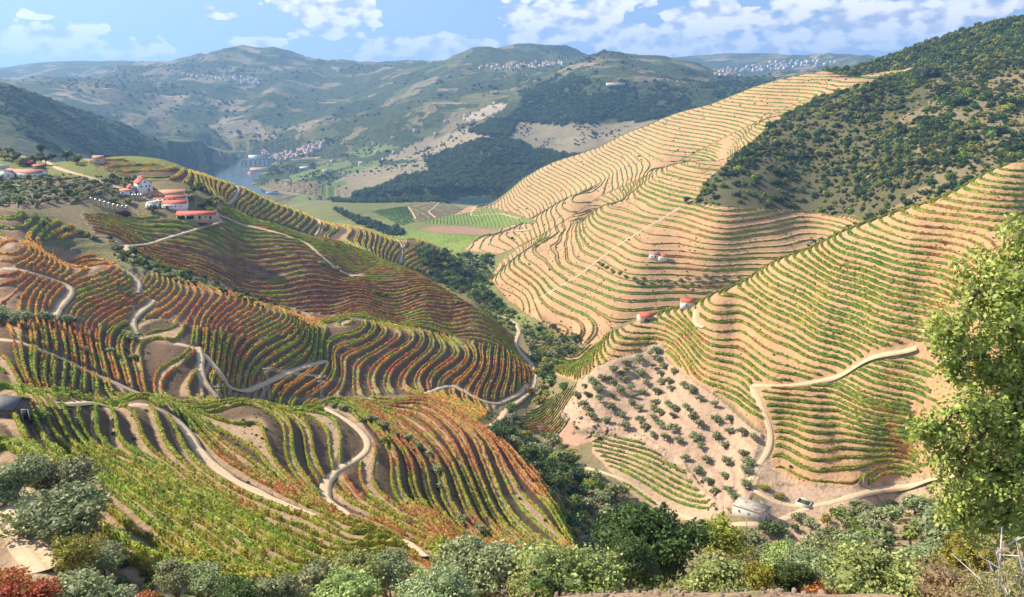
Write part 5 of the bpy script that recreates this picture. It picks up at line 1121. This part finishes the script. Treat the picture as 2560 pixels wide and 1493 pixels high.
def volume(e,x0,x1,y0,y1,h,kind,rise,wall,roof,over=.35,th=.18,base=-2.5):
    """walls and roof of one block in local metres; front is y0"""
    xm=(x0+x1)/2; ym=(y0+y1)/2
    if kind=='flat': 
        part('wall',boxes([(x0,x1,y0,y1,base,h)]),wall,e); part('roof',boxes([(x0-over,x1+over,y0-over,y1+over,h,h+th)]),roof if roof is not CONC else ROOFC,e); return
    b=boxv(x0,x1,y0,y1,base,h); 
    if kind=='gx':
        v=np.vstack([b,[(x0,ym,h+rise),(x1,ym,h+rise)]]); f4=np.array([[0,3,2,1],[0,1,5,4],[2,3,7,6],[4,5,9,8],[8,9,6,7]]); f5=[]; f3=np.array([[4,8,7],[5,6,9]]); f4=np.vstack([f4,[[3,0,4,7]],[[1,2,6,5]]])
        s=rise/((y1-y0)/2); A=lambda y,z:[(x0-over,y,z),(x1+over,y,z)]
        yo=over; rv=[];rf=[]
        for sg,(ya,yb) in enumerate(((y0-yo,ym),(y1+yo,ym))):
            za=h-s*yo; zb=h+rise; q=np.array([(x0-over,ya,za),(x1+over,ya,za),(x1+over,yb,zb),(x0-over,yb,zb)]); rv.append((np.vstack([q+(0,0,.02),q+(0,0,th)]),BF))
    elif kind=='gy':
        v=np.vstack([b,[(xm,y0,h+rise),(xm,y1,h+rise)]]); f4=np.array([[0,3,2,1],[0,1,5,4],[2,3,7,6],[3,0,4,7],[1,2,6,5],[4,8,9,7],[8,5,6,9]]); f3=np.array([[4,5,8],[6,7,9]])
        s=rise/((x1-x0)/2); rv=[]
        for xa,xb in ((x0-over,xm),(x1+over,xm)):
            za=h-s*over; zb=h+rise; q=np.array([(xa,y0-over,za),(xa,y1+over,za),(xb,y1+over,zb),(xb,y0-over,zb)]); rv.append((np.vstack([q+(0,0,.02),q+(0,0,th)]),BF))
    else: # shed roof falling to the front
        v=b.copy(); v[6,2]+=rise; v[7,2]+=rise; f4=BF; f3=np.zeros((0,3),int)
        s=rise/(y1-y0); q=np.array([(x0-over,y0-over,h-s*over),(x1+over,y0-over,h-s*over),(x1+over,y1+over,h+rise+s*over),(x0-over,y1+over,h+rise+s*over)]); rv=[(np.vstack([q+(0,0,.02),q+(0,0,th)]),BF)]
    link(bpy.data.objects.new('wall',mkmesh('wall',v,[f4,f3],[wall])),e)
    for vf in rv: part('roof',vf,roof,e)
def opening(e,face,s,z,w,h,kind,x0,x1,y0,y1,frame=None):
    """window or door let into a wall face: F front, L left, R right"""
    def bx(a,b,z0,z1,o0,o1):
        if face=='F': return (x0+a,x0+b,y0-o1,y0-o0,z0,z1)
        if face=='L': return (x0-o1,x0-o0,y0+a,y0+b,z0,z1)
        return (x1+o0,x1+o1,y0+a,y0+b,z0,z1)
    fr=frame or CONC; nm='doorway' if kind=='doorway' else 'window'
    o=part(nm,boxes([bx(s,s+.12,z,z+h,.003,.07),bx(s+w-.12,s+w,z,z+h,.003,.07),bx(s+.12,s+w-.12,z+h-.12,z+h,.003,.07)]+([bx(s-.08,s+w+.08,z-.08,z,.003,.12)] if kind!='doorway' else [])),fr,e)
    part('pane' if nm=='window' else 'dark_panel',boxes([bx(s+.12,s+w-.12,z,z+h-.12,.004,.03)]),{'doorway':DARK,'green':GREENP}.get(kind,GLASS),o)
def chimney(e,x,y,z0,z1,s=.6,mat=None): 
    part('chimney',boxes([(x-s/2,x+s/2,y-s/2,y+s/2,z0,z1),(x-s/2-.08,x+s/2+.08,y-s/2-.08,y+s/2+.08,z1,z1+.15)]),mat or WHITE,e)
def house(lab,u,v,d,yaw,w,dep,h,kind,rise,wall,roof,ops=(),name='house',cat='house',group=None,chim=None,off=(0,0)):
    x,y=pick(u,v,*d); x+=off[0]; y+=off[1]; c,s=math.cos(math.radians(yaw)),math.sin(math.radians(yaw))
    zs=[gz1(x+c*a-s*b,y+s*a+c*b) for a in (-w/2,0,w/2) for b in (0,dep)]; z=np.mean(zs)*.5+max(zs)*.5-.1
    e=root(name,x,y,z,yaw,lab,cat,group); volume(e,-w/2,w/2,0,dep,h,kind,rise,wall,roof)
    for o in ops: opening(e,*o,-w/2,w/2,0,dep)
    if chim: chimney(e,*chim)
    return e
house('tall white farmhouse with steep red roof and gable windows above the winery',367,488,(500,720),38,8.5,13,5.4,'gy',3.6,WHITE,RTILE,[('F',1.2,3.0,1,1.2,'w'),('F',4.2,3.0,1,1.2,'w'),('F',6.3,3.0,1,1.2,'w'),('F',3.7,6.0,1,1.0,'w'),('F',5.5,0,1.1,2.1,'doorway'),('L',2,2.4,1,1.2,'w'),('L',6,2.4,1,1.2,'w')],chim=(-2,9,7,9.6))
house('small white gabled wing left of the tall farmhouse',334,486,(500,720),38,5,6,3.4,'gy',2,WHITE,RTILE,[('F',2,1.2,1,1.1,'w')])
house('low white annex with pinkish roof in front of the farmhouse',320,492,(500,720),20,9,5,2.6,'gx',1.1,WHITE,PTILE,[('F',1,.9,1,1,'w'),('F',6,0,1.2,2,'doorway')])
def winery():
    x,y=pick(436,524,480,640); z=gz1(x,y)+.2; e=root('winery',x,y,z,12,'large white winery with three stepped red and orange roofs','winery'); e.scale=(.84,.84,.84)
    volume(e,-9,9,0,10,4.3,'shed',1.5,WHITE,RTILE,base=-3)
    volume(e,-17,7,10.02,19,7.0,'shed',1.5,WHITE,RTILE,base=-3)
    volume(e,-25,4,19.04,29,9.2,'shed',1.9,WHITE,OTILE,base=-3)
    volume(e,-21,-12,1.5,9.98,5.2,'flat',0,WHITE,CONC,base=-3,over=.1)
    for s in (1.2,6,9.5,13.5): opening(e,'F',s,1.8,1.1,.9,'w',-9,9,0,10)
    opening(e,'F',2.7,0,2.6,2.9,'green',-9,9,0,10)
    for s in (1,3.4,6.4): opening(e,'F',s,2.6,1,1,'w',-21,-12,1.5,9.9)
    for s in (1,4.5,8,11.5,15): opening(e,'F',s,6.2,1.4,.55,'w',-17,7,10.02,19)
    for s in (1,5,9,13,17,21,25): opening(e,'F',s,8.2,1.8,.7,'w',-25,4,19.04,29)
    for s in (2,5.5): opening(e,'L',s,6.2,1,1,'w',-25,4,19.04,29)
winery()
def tanks(us,v,d,lab,g):
    for k,u in enumerate(us):
        x,y=pick(u,v-(k*.35),*d); 
        if k==0: x0,y0=x,y
        x=x0+k*1.8; y=min(pick(u,v,*d)[1],y0+k*1.2) if False else y0+(pick(us[-1],v-1,*d)[1]-y0)*k/max(1,len(us)-1)*.8; z=gz1(x,y); e=root('steel_tank',x,y,z-.3,0,'%s steel wine tank from the left %s'%(ordn(k),lab),'tank',g)
        part('tank_body',tube([(0,0,0),(0,0,3.9)],[.8,.8],14),STEEL,e,True); part('lid',tube([(0,0,3.9),(0,0,4.15),(0,0,4.4)],[.82,.6,.06],14),STEEL,e,True)
        part('band',tube([(0,0,2),(0,0,2.1)],[.83,.83],14),GREY,e)
tanks([230,236,242,248,254,260,266,272,279],509,(520,640),'in the row of nine','steel tanks in the row of nine'); tanks([334,339,344,349],500,(520,640),'beside the winery','steel tanks beside the winery')
house('long red-roofed barn with an open left half below the winery',492,561,(470,620),4,25,7,3.0,'gx',1.7,CREAM,RTILE,[('F',.6,0,5,2.6,'doorway'),('F',6.4,0,5,2.6,'doorway'),('F',14,0,1.6,2.3,'doorway'),('F',18,1,1,1,'w'),('F',21,0,1.4,2.2,'doorway')],name='barn',cat='barn')  # wide dark panels paint the shaded inside of the open left half
house('low red-roofed stone house with cream end wall on the right ridge',1617,804,(430,520),12,7.5,7,3.2,'gx',1.7,CREAM,RTILE,[('F',2.5,0,1.8,2.3,'green'),('F',5.5,1.2,.8,.8,'w')])
house('small white house with plain red roof, higher of two on the right ridge',1717,772,(430,520),-8,7.2,6,3.2,'gx',1.6,WHITE,RTILE,[('F',3,1.2,.8,.9,'w')])
house('left block of the small red-roofed farm in the hollow hillside',1634,650,(640,800),-12,9,7,3.6,'gx',1.6,WHITE,PTILE,[('F',2,1,1,1.1,'w'),('F',5.5,0,1.2,2.2,'doorway')],chim=(3,3,4,6.2))
house('right block of the small red-roofed farm in the hollow hillside',1656,655,(640,800),-12,8,7,3.2,'gx',1.5,WHITE,RTILE,[('F',2,1,1,1.1,'w')])
def concrete():
    x,y=pick(1870,1294,240,330); z=gz1(x,y)-.2; e=root('concrete_building',x,y,z,-36,'flat-roofed bare concrete building beside the valley track','building')
    volume(e,-6.2,6.2,0,7,3.4,'flat',0,CONC,CONC,base=-2.5,over=.12,th=.22)
    for s in (2.2,6.0,9.6): opening(e,'F',s,1.5,.7,.7,'w',-6.2,6.2,0,7)
    opening(e,'R',1,0,1.6,2.3,'doorway',-6.2,6.2,0,7); opening(e,'R',4,1,1.4,1.2,'w',-6.2,6.2,0,7)
    part('roof_rubble',boxes([(1.5,2.6,1,1.5,3.625,3.85),(3.4,5.2,.5,.9,3.625,3.8),(4.8,5.4,2,3.4,3.625,3.9),(-3,-2.4,4,4.6,3.625,3.8)]),RTILE,e)
concrete()
def cistern():
    x,y=pick(2005,1268,250,340); e=root('water_cistern',x,y,gz1(x,y)-.2,-38,'open square water tank with green water by the right-hand track','water tank')
    part('wall',boxes([(-2.6,2.6,0,.3,-1,1.6),(-2.6,2.6,4.3,4.6,-1,1.6),(-2.6,-2.3,.3,4.3,-1,1.6),(2.3,2.6,.3,4.3,-1,1.6)]),CONC,e); part('algae_water',boxes([(-2.29,2.29,.31,4.29,-.5,1.1)]),plain('algae',(.06,.09,.02),.3,.3),e)
cistern()
house('dark stone hut with slate roof cut by the left edge',-4,1040,(130,210),-6,6,4,2.0,'gx',1.2,STONE,SLATE,[('F',7.5,0,1.3,2,'doorway')],name='stone_hut',cat='hut')
house('white gabled house of the hamlet at the left edge',16,448,(600,760),10,9,8,3.6,'gy',2.0,WHITE,PTILE,[('F',2,1,1,1.2,'w'),('F',5.5,1,1,1.2,'w')])
house('long low farmhouse with faded red roof right of the white gabled house',68,447,(600,760),-4,21,7,3.0,'gx',1.9,WHITE,PTILE,[('F',2,0,1.2,2.1,'doorway'),('F',6,.9,1,1,'w'),('F',11,0,2,2.3,'doorway'),('F',16,.9,1,1,'w')])
house('red-roofed open shed above the hamlet',70,416,(600,800),-5,6,4,2.4,'gx',1.1,STONE,RTILE,[('F',1,0,4,2,'doorway')],name='shed',cat='shed')  # dark panel paints the shaded inside of the open front
house('second small red-roofed shed right of the open one',94,424,(600,800),-5,7,4,2.2,'gx',.7,STONE,RTILE,[],name='shed',cat='shed')
house('ruined beige house on the left skyline beside two cypresses',246,410,(600,850),15,7,6,3.6,'gx',1.4,CREAM,PTILE,[('F',3,1.2,1,1.2,'w')])
def sign():
    a,t=azt(5,417); d=655; x,y=d*math.sin(a),d*math.cos(a); z=t*d; e=root('sign_board',x,y,z,0,'white board lettered ESTEVÃO on the hillside above the hamlet','sign')
    part('board',boxes([(-7.6,5.4,0,.15,-1.25,1.45)]),WHITE,e); g=gz1(x,y)-z
    for q in (-7,-2,4.6): part('post',boxes([(q,q+.2,.16,.36,g-1,1.2)]),GREY,e)
    c=bpy.data.curves.new('lettering','FONT'); c.body='ESTEVÃO'; c.size=2.15; c.extrude=.02; c.space_character=1.02; c.align_x='RIGHT'; c.materials.append(DARK); o_=bpy.data.objects.new('tmp',c); dg=bpy.context.evaluated_depsgraph_get(); COLL.objects.link(o_); dg.update(); mm=bpy.data.meshes.new_from_object(o_.evaluated_get(dg)); COLL.objects.unlink(o_); bpy.data.objects.remove(o_); o=link(bpy.data.objects.new('lettering',mm),e); o.location=(5.0,-.03,-.72); o.rotation_euler=(math.pi/2,0,0)
sign()
def pile():
    x,y=pick(304,536,470,640); v,f=ico_hi(); e=bpy.data.objects.new('pomace_heap',mkmesh('pomace_heap',v*np.array((5.5,3.5,3.0))*(1+np.random.default_rng(1).normal(0,.06,(len(v),1))),f,[POMACE],True)); link(e).location=(x,y,gz1(x,y)); tag(e,'dark red heap of grape pomace on the bank under the winery','heap')
def ico_hi():
    v,f=IV.tolist(),IF_.tolist()
    for _ in range(2):
        mid={};nf=[]
        def m(a,b):
            k=(min(a,b),max(a,b))
            if k not in mid: q=(np.array(v[a])+v[b])/2; q/=np.linalg.norm(q); mid[k]=len(v); v.append(q.tolist())
            return mid[k]
        for a,b,c in f: x,y,z=m(a,b),m(b,c),m(c,a); nf+=[(a,x,z),(b,y,x),(c,z,y),(x,y,z)]
        f=nf
    return np.array(v),np.array(f)
pile()
def paintmat(n,c): return plain(n,c,.35,.03,spec=.5)
def car(u,v,d,yaw,col,lab,ln=4.2):
    x,y=pick(u,v,*d); e=root('parked_car',x,y,gz1(x,y)+.1,yaw,lab,'car','cars parked by the farmhouse')
    h=ln/2; pr=[(-h,.35),(-h,.85),(-h*.75,.95),(-h*.45,1.42),(h*.25,1.42),(h*.55,.95),(h,.82),(h,.35)]; n=len(pr)
    v_=np.array([(a,s*.85*(.86 if b>1.2 else 1),b) for s in (-1,1) for a,b in pr]); fq=np.array([[i,(i+1)%n,n+(i+1)%n,n+i] for i in range(n)]); 
    me=bpy.data.meshes.new('body'); me.from_pydata(v_.tolist(),[],fq.tolist()+[list(range(n))[::-1],list(range(n,2*n))]); me.materials.append(paintmat('car_paint',col)); link(bpy.data.objects.new('body',me),e)
    part('side_glass',boxes([(-h*.45,h*.25,-.83,-.80,.98,1.33),(-h*.45,h*.25,.80,.83,.98,1.33)]),GLASS,e)
    for a in (-h*.62,h*.62):
        for s in (-1,1): part('wheel',tube([(a,s*.66,.33),(a,s*.88,.33)],[.33,.33],12),DARK,e)
car(303,491,(520,700),10,(.10,.22,.60),'blue car parked in front of the farmhouse annex'); car(317,492,(520,700),0,(.55,.04,.03),'red car parked in front of the farmhouse annex'); car(305,522,(470,640),0,(.45,.48,.50),'grey van parked on the bank above the pomace heap',5.4)
# ---- posts, pylons and lines
POLES=[(287,604,616,430,600,'beside the track fork under the farm'),(279,649,662,380,520,'in the gully near the left edge'),(316,668,682,380,520,'in the gully, right of another post'),(358,725,742,300,470,'beside the pale S-bend track, upper'),(376,736,763,300,470,'beside the pale S-bend track, lower'),(337,768,790,300,470,'on the bank under the orange plots'),(382,818,849,240,420,'right of the lone dark olive'),(435,859,889,240,420,'beside the curved track on the spur'),(500,927,965,230,420,'between the two arms of the curved track'),
 (662,970,996,230,420,'left of the left lattice pylon'),(1264,1007,1024,330,470,'at the lowest bend of the spur track'),(1453,1127,1159,260,400,'beside the track by the creek wood'),(1596,1172,1207,240,400,'in the small plot below the grove, left one'),(1727,1222,1263,240,400,'in the small plot below the grove, right one'),(1441,883,899,400,520,'at the tip of the right ridge, left one'),(1508,851,867,400,520,'at the tip of the right ridge, right one'),
 (2307,1131,1162,270,420,'in the sunny rows near the overhanging tree'),(2157,1185,1213,270,420,'in the lowest sunny row above the track'),(1950,1253,1284,240,340,'right of the concrete building'),(1865,1284,1320,220,330,'in front of the concrete building'),(491,500,518,480,640,'right of the winery'),(1854,706,722,420,520,'on the crest of the right ridge'),(2015,650,664,420,520,'higher on the crest of the right ridge'),(535,588-40,560,480,620,'beside the long barn')]
for k,(u,vt,vb,d0,d1,w) in enumerate(POLES):
    x,y=pick(u,vb,d0,d1); z=gz1(x,y); h=max(4,(vb-vt)/F*math.hypot(x,y,z)*1.1); e=root('utility_pole',x,y,z-.3,k*37,'slim concrete pole '+w,'utility pole','slim concrete poles across the vineyards')
    part('post',tube([(0,0,-.5),(0,0,h+.3)],[.17,.10],6),GREY,e); part('crossarm',boxes([(-.45,.45,-.05,.05,h-.3,h-.2)]),GREY,e)
PY=[]
STL=plain('galvanised',(.55,.56,.56),.5,.1,metal=.4)
for u,vt,vb,d0,d1,w in ((549,968,997,240,420,'stout H-shaped power pylon by the track junction'),(674,926,1000,240,420,'lattice power pylon, left of the two tall ones'),(807,946,1016,250,420,'lattice power pylon above the diagonal olive line'),(1279,1036,1076,270,420,'white-armed lattice pylon in the creek trees'),(1351,1066,1112,270,420,'smaller lattice pylon right of the creek trees')):
    x,y=pick(u,vb,d0,d1); z=gz1(x,y); h=(vb-vt)/F*math.hypot(x,y,z)*1.08; e=root('power_pylon',x,y,z,15,w,'pylon','power pylons crossing the valley'); L=[]
    s0,s1=.55,.22
    for a in (-1,1):
        for b in (-1,1): L.append(tube([(a*s0,b*s0,-.5),(a*s1,b*s1,h)],[.07,.05],4))
    part('leg_frame',join(L),STL,e); B=[]; n=max(4,int(h/1.4))
    for i in range(n):
        f0,f1=i/n,(i+1)/n; q0=s0+(s1-s0)*f0; q1=s0+(s1-s0)*f1; sg=1 if i%2 else -1
        for a in (-1,1): B.append(tube([(a*q0,-sg*q0,h*f0),(a*q1,sg*q1,h*f1)],[.035,.035],3)); B.append(tube([(-sg*q0,a*q0,h*f0),(sg*q1,a*q1,h*f1)],[.035,.035],3))
    part('bracing',join(B),STL,e); part('crossarm',boxes([(-1.7,1.7,-.08,.08,h-.15,h),(-1.2,1.2,-.08,.08,h-1.5,h-1.38)]),STL,e)
    for a in (-1.6,0,1.6): part('insulator',tube([(a,0,h),(a,0,h+.5)],[.13,.13],6),WHITE,e)
    PY.append(np.array((x,y,z+h+.5)))
for k,(a,b) in enumerate(zip(PY[:-1],PY[1:])):
    L=[]; m=np.linspace(0,1,18); e=root('power_line',*a,0,['three sagging wires from the H-shaped pylon to the next','three wires between the two tall lattice pylons','three long wires down to the creek pylon','short wires between the two creek pylons'][k],'power line','power lines')
    for s in (-1.6,0,1.6):
        p=(b-a)[None]*m[:,None]+np.stack([np.full(18,s*.96),np.full(18,s*.25),-6*m*(1-m)*min(1,np.linalg.norm(b-a)/150)],-1); part('wire',tube(p,[.022]*18,4),STL,e)
# vineyard stakes on the orange plots of the spur are slim wooden posts
# ---- grape pickers
def person(u,v,d,yaw,top,legs,lab):
    x,y=pick(u,v,*d); e=root('person',x,y,gz1(x,y),yaw,lab,'person')
    J=[(0,0,.95,.15),(0,.12,1.15,.16),(0,.34,1.32,.17),(0,.46,1.38,.07),(0,.60,1.42,.11),(-.12,.0,.90,.10),(-.13,.06,.50,.075),(-.13,0,.08,.055),(-.13,.14,.03,.045),(.12,.0,.90,.10),(.13,.10,.50,.075),(.13,.02,.08,.055),(.13,.16,.03,.045),
       (-.22,.34,1.30,.065),(-.27,.46,1.02,.05),(-.22,.66,.86,.04),(-.20,.74,.82,.045),(.22,.34,1.30,.065),(.27,.46,1.02,.05),(.22,.66,.86,.04),(.20,.74,.82,.045)]
    E=[(0,1),(1,2),(2,3),(3,4),(0,5),(5,6),(6,7),(7,8),(0,9),(9,10),(10,11),(11,12),(2,13),(13,14),(14,15),(15,16),(2,17),(17,18),(18,19),(19,20)]
    me=bpy.data.meshes.new('body'); me.from_pydata([j[:3] for j in J],E,[]); o=link(bpy.data.objects.new('body',me),e); md=o.modifiers.new('s','SKIN'); 
    for i,j in enumerate(J): me.skin_vertices[0].data[i].radius=(j[3],j[3])
    me.skin_vertices[0].data[0].use_root=True; md2=o.modifiers.new('sub','SUBSURF'); md2.levels=1; md2.render_levels=1
    m,t=newmat('clothes'); g=t.new('ShaderNodeSeparateXYZ',{0:t.new('ShaderNodeTexCoord').outputs['Object']}); f=t.math('GREATER_THAN',g.outputs[2],.93); hd=t.math('GREATER_THAN',g.outputs[1],.53)
    c=t.mix(f,legs,top); c=t.mix(t.math('MULTIPLY',hd,1.0),c,(.32,.19,.13)); out(t,t.new('ShaderNodeBsdfPrincipled',{'Base Color':c,'Roughness':.9}).outputs[0]); me.materials.append(m)
    h=part('hat',join([tube([(0,.60,1.50),(0,.62,1.53)],[.20,.19],10),tube([(0,.60,1.52),(0,.61,1.62)],[.11,.09],10)]),WHITE,e)
person(311,914,(215,340),-70,(.75,.75,.75),(.05,.05,.07),'grape picker in a white top stooping to the right, upper of two'); person(318,917,(215,340),60,(.08,.08,.10),(.08,.09,.12),'grape picker in dark clothes stooping beside the upper white-topped one')
person(323,962,(215,340),-60,(.78,.76,.72),(.06,.08,.16),'grape picker in white top and blue trousers beside the pale track')
# ---- far villages: every house a thing of its own
VH=[]; DTILE=tilemat('village_tiles',(.40,.22,.16),(.48,.34,.27))
for k in range(4):
    r=random.Random(k); w,dp,h=r.uniform(8,13),r.uniform(7,10),r.uniform(4,8); b=boxv(-w/2,w/2,-dp/2,dp/2,-4,h); v=np.vstack([b,[(-w/2,0,h+2),(w/2,0,h+2)]])
    f4=np.array([[0,3,2,1],[0,1,5,4],[2,3,7,6],[3,0,4,7],[1,2,6,5]]); f3=np.array([[4,8,7],[5,6,9]]); me=mkmesh('village_house',v,[f4,f3],[WHITE])
    o=.5; rf=np.vstack([np.array([(-w/2-o,-dp/2-o,h-.3),(w/2+o,-dp/2-o,h-.3),(w/2+o,0,h+2.1),(-w/2-o,0,h+2.1)]),np.array([(w/2+o,dp/2+o,h-.3),(-w/2-o,dp/2+o,h-.3),(-w/2-o,0,h+2.1),(w/2+o,0,h+2.1)])]); rf=np.vstack([rf,rf+(0,0,.4)])
    rm_=mkmesh('roof',rf*1.0,np.array([[8,9,10,11],[12,13,14,15],[0,1,9,8],[4,5,13,12],[1,2,10,9],[3,0,8,11]]),[DTILE])
    wn=mkmesh('window',*join([(boxv(-w/2+1.4+q*3,-w/2+2.6+q*3,-dp/2-.06,-dp/2-.01,z0,z0+1.5),BF) for q in range(int((w-2)//3)) for z0 in ([1,4.2] if h>6 else [1.2])]),[GLASS]); VH.append((me,rm_,wn))
def village(poly,n,d,mind,seed,lab,grp,sc_=(.9,1.4)):
    r=random.Random(seed)
    P_=sorted(fill(poly,n,d,mind,seed),key=lambda q:q[2])
    for k,(x,y,u,v) in enumerate(P_):
        me,rm_,wn=r.choice(VH); o=link(bpy.data.objects.new('village_house',me)); o.location=(x,y,gz1(x,y)); s=r.uniform(*sc_); o.scale=(s,s,s); o.rotation_euler=(0,0,r.uniform(-.7,.9)); tag(o,lab+', '+ordn(k)+' from left','house',grp)
        link(bpy.data.objects.new('roof',rm_),o)
        if d[0]<3000: link(bpy.data.objects.new('window',wn),o)
village([(672,398),(700,384),(760,372),(812,350),(815,362),(790,380),(745,396),(705,404)],72,(2300,3900),13,1,'small white house with red roof in the riverside town','houses of the riverside town')
village([(640,382),(672,378),(680,390),(645,392)],7,(2300,3900),14,2,'red-roofed house at the water in front of the riverside town','houses at the water')
village([(455,185),(500,190),(560,194),(600,190),(660,200),(665,212),(600,210),(540,200),(470,192)],34,(3800,6300),26,3,'tiny white house of the mountain village on the left','houses of the left mountain village',(1.2,1.9))
village([(1195,168),(1280,163),(1350,158),(1410,156),(1410,164),(1320,172),(1240,175),(1200,173)],50,(3600,6300),24,4,'tiny white house of the mountain village under the central summit','houses of the central mountain village',(1.2,1.9))
village([(1600,172),(1790,176),(1850,170),(1900,160),(2000,150),(2095,156),(2060,166),(1950,174),(1850,182),(1700,180)],78,(4500,8700),40,5,'tiny white house of the wide hill town on the right horizon','houses of the wide hill town',(1.6,2.6))
village([(1780,184),(1830,172),(1860,176),(1850,186),(1800,194)],16,(3000,5200),20,6,'white house of the hamlet on the knoll left of the vineyard crest','houses of the knoll hamlet',(1,1.5))
village([(750,430),(900,380),(1000,330),(1150,290),(1250,250),(1180,330),(1000,400),(850,450)],18,(1900,3600),60,7,'lone white farmhouse among the fields across the river','farmhouses across the river',(1,1.6))
def farm(lab,u,v,d,w,dep,h,roof,yaw=0): house(lab,u,v,d,yaw,w,dep,h,'gx',dep*.18,WHITE,roof,[('F',w*f,1,2.2,2.4,'w') for f in (.1,.3,.5,.7,.88)],name='farm_building',cat='farm building')
farm('long white estate house with orange roof on the river bank',650,440,(2200,3000),62,16,7,OTILE,6); farm('red-roofed estate wing left of the long one by the river',629,438,(2200,3000),24,14,8,RTILE,6); farm('white hall beside the bridge at the riverside town',634,397,(2500,3600),46,20,9,TARP,-10)
farm('white farm hall among green fields across the river',760,424,(2000,3000),26,14,6,TARP,15); farm('long dark shed at the foot of the back ridge',680,487,(900,2400),34,12,6,SLATE,8); farm('ochre row of farm sheds on the forest ridge',1540,218,(2400,4200),70,14,6,OTILE,4)
def bridge():
    p0=worldpt(598,400,-336); p1=worldpt(688,397,-336); a=np.array((*p0,-336.)); b=np.array((*p1,-336.)); e=root('river_bridge',*a,0,'low pale bridge crossing the river below the riverside town','bridge'); d=b-a; n=np.array((-d[1],d[0],0)); n/=np.linalg.norm(n)
    q=np.array([(0,0,0)-n*5,d-n*5,d+n*5,(0,0,0)+n*5]); part('deck',(np.vstack([q-(0,0,2),q]),BF),CONC,e)
    for f in np.linspace(.05,.95,8): c=d*f; part('pier',(boxv(c[0]-2.5,c[0]+2.5,c[1]-2.5,c[1]+2.5,-22,-2.01),BF),CONC,e)
    part('railing',(np.vstack([q[:2],q[:2]+n*.3])[[0,1,3,2]][:, :].repeat(1,0),np.array([[0,1,2,3]])) if False else (np.vstack([np.array([q[0],q[1],q[1]+n*.4,q[0]+n*.4])+(0,0,.01),np.array([q[0],q[1],q[1]+n*.4,q[0]+n*.4])+(0,0,1.2)]),BF),CONC,e)
bridge()
# ---------------------------------------------------------------- air
def haze():
    v=boxv(-13500,13500,-60,14500,-362,560); m,t=newmat('haze_air'); pv=t.new('ShaderNodeVolumePrincipled',{'Color':(.31,.57,1.0,1),'Density':HAZE,'Anisotropy':.25}); o_=t.new('ShaderNodeOutputMaterial'); t.l.new(pv.outputs[0],o_.inputs['Volume'])
    o=link(bpy.data.objects.new('haze',mkmesh('haze',v,BF,[m]))); tag(o,kind='stuff')
haze()
print('done',round(time.time()-T00,1), 'tris',sum(len(m.polygons) for m in bpy.data.meshes)*2)
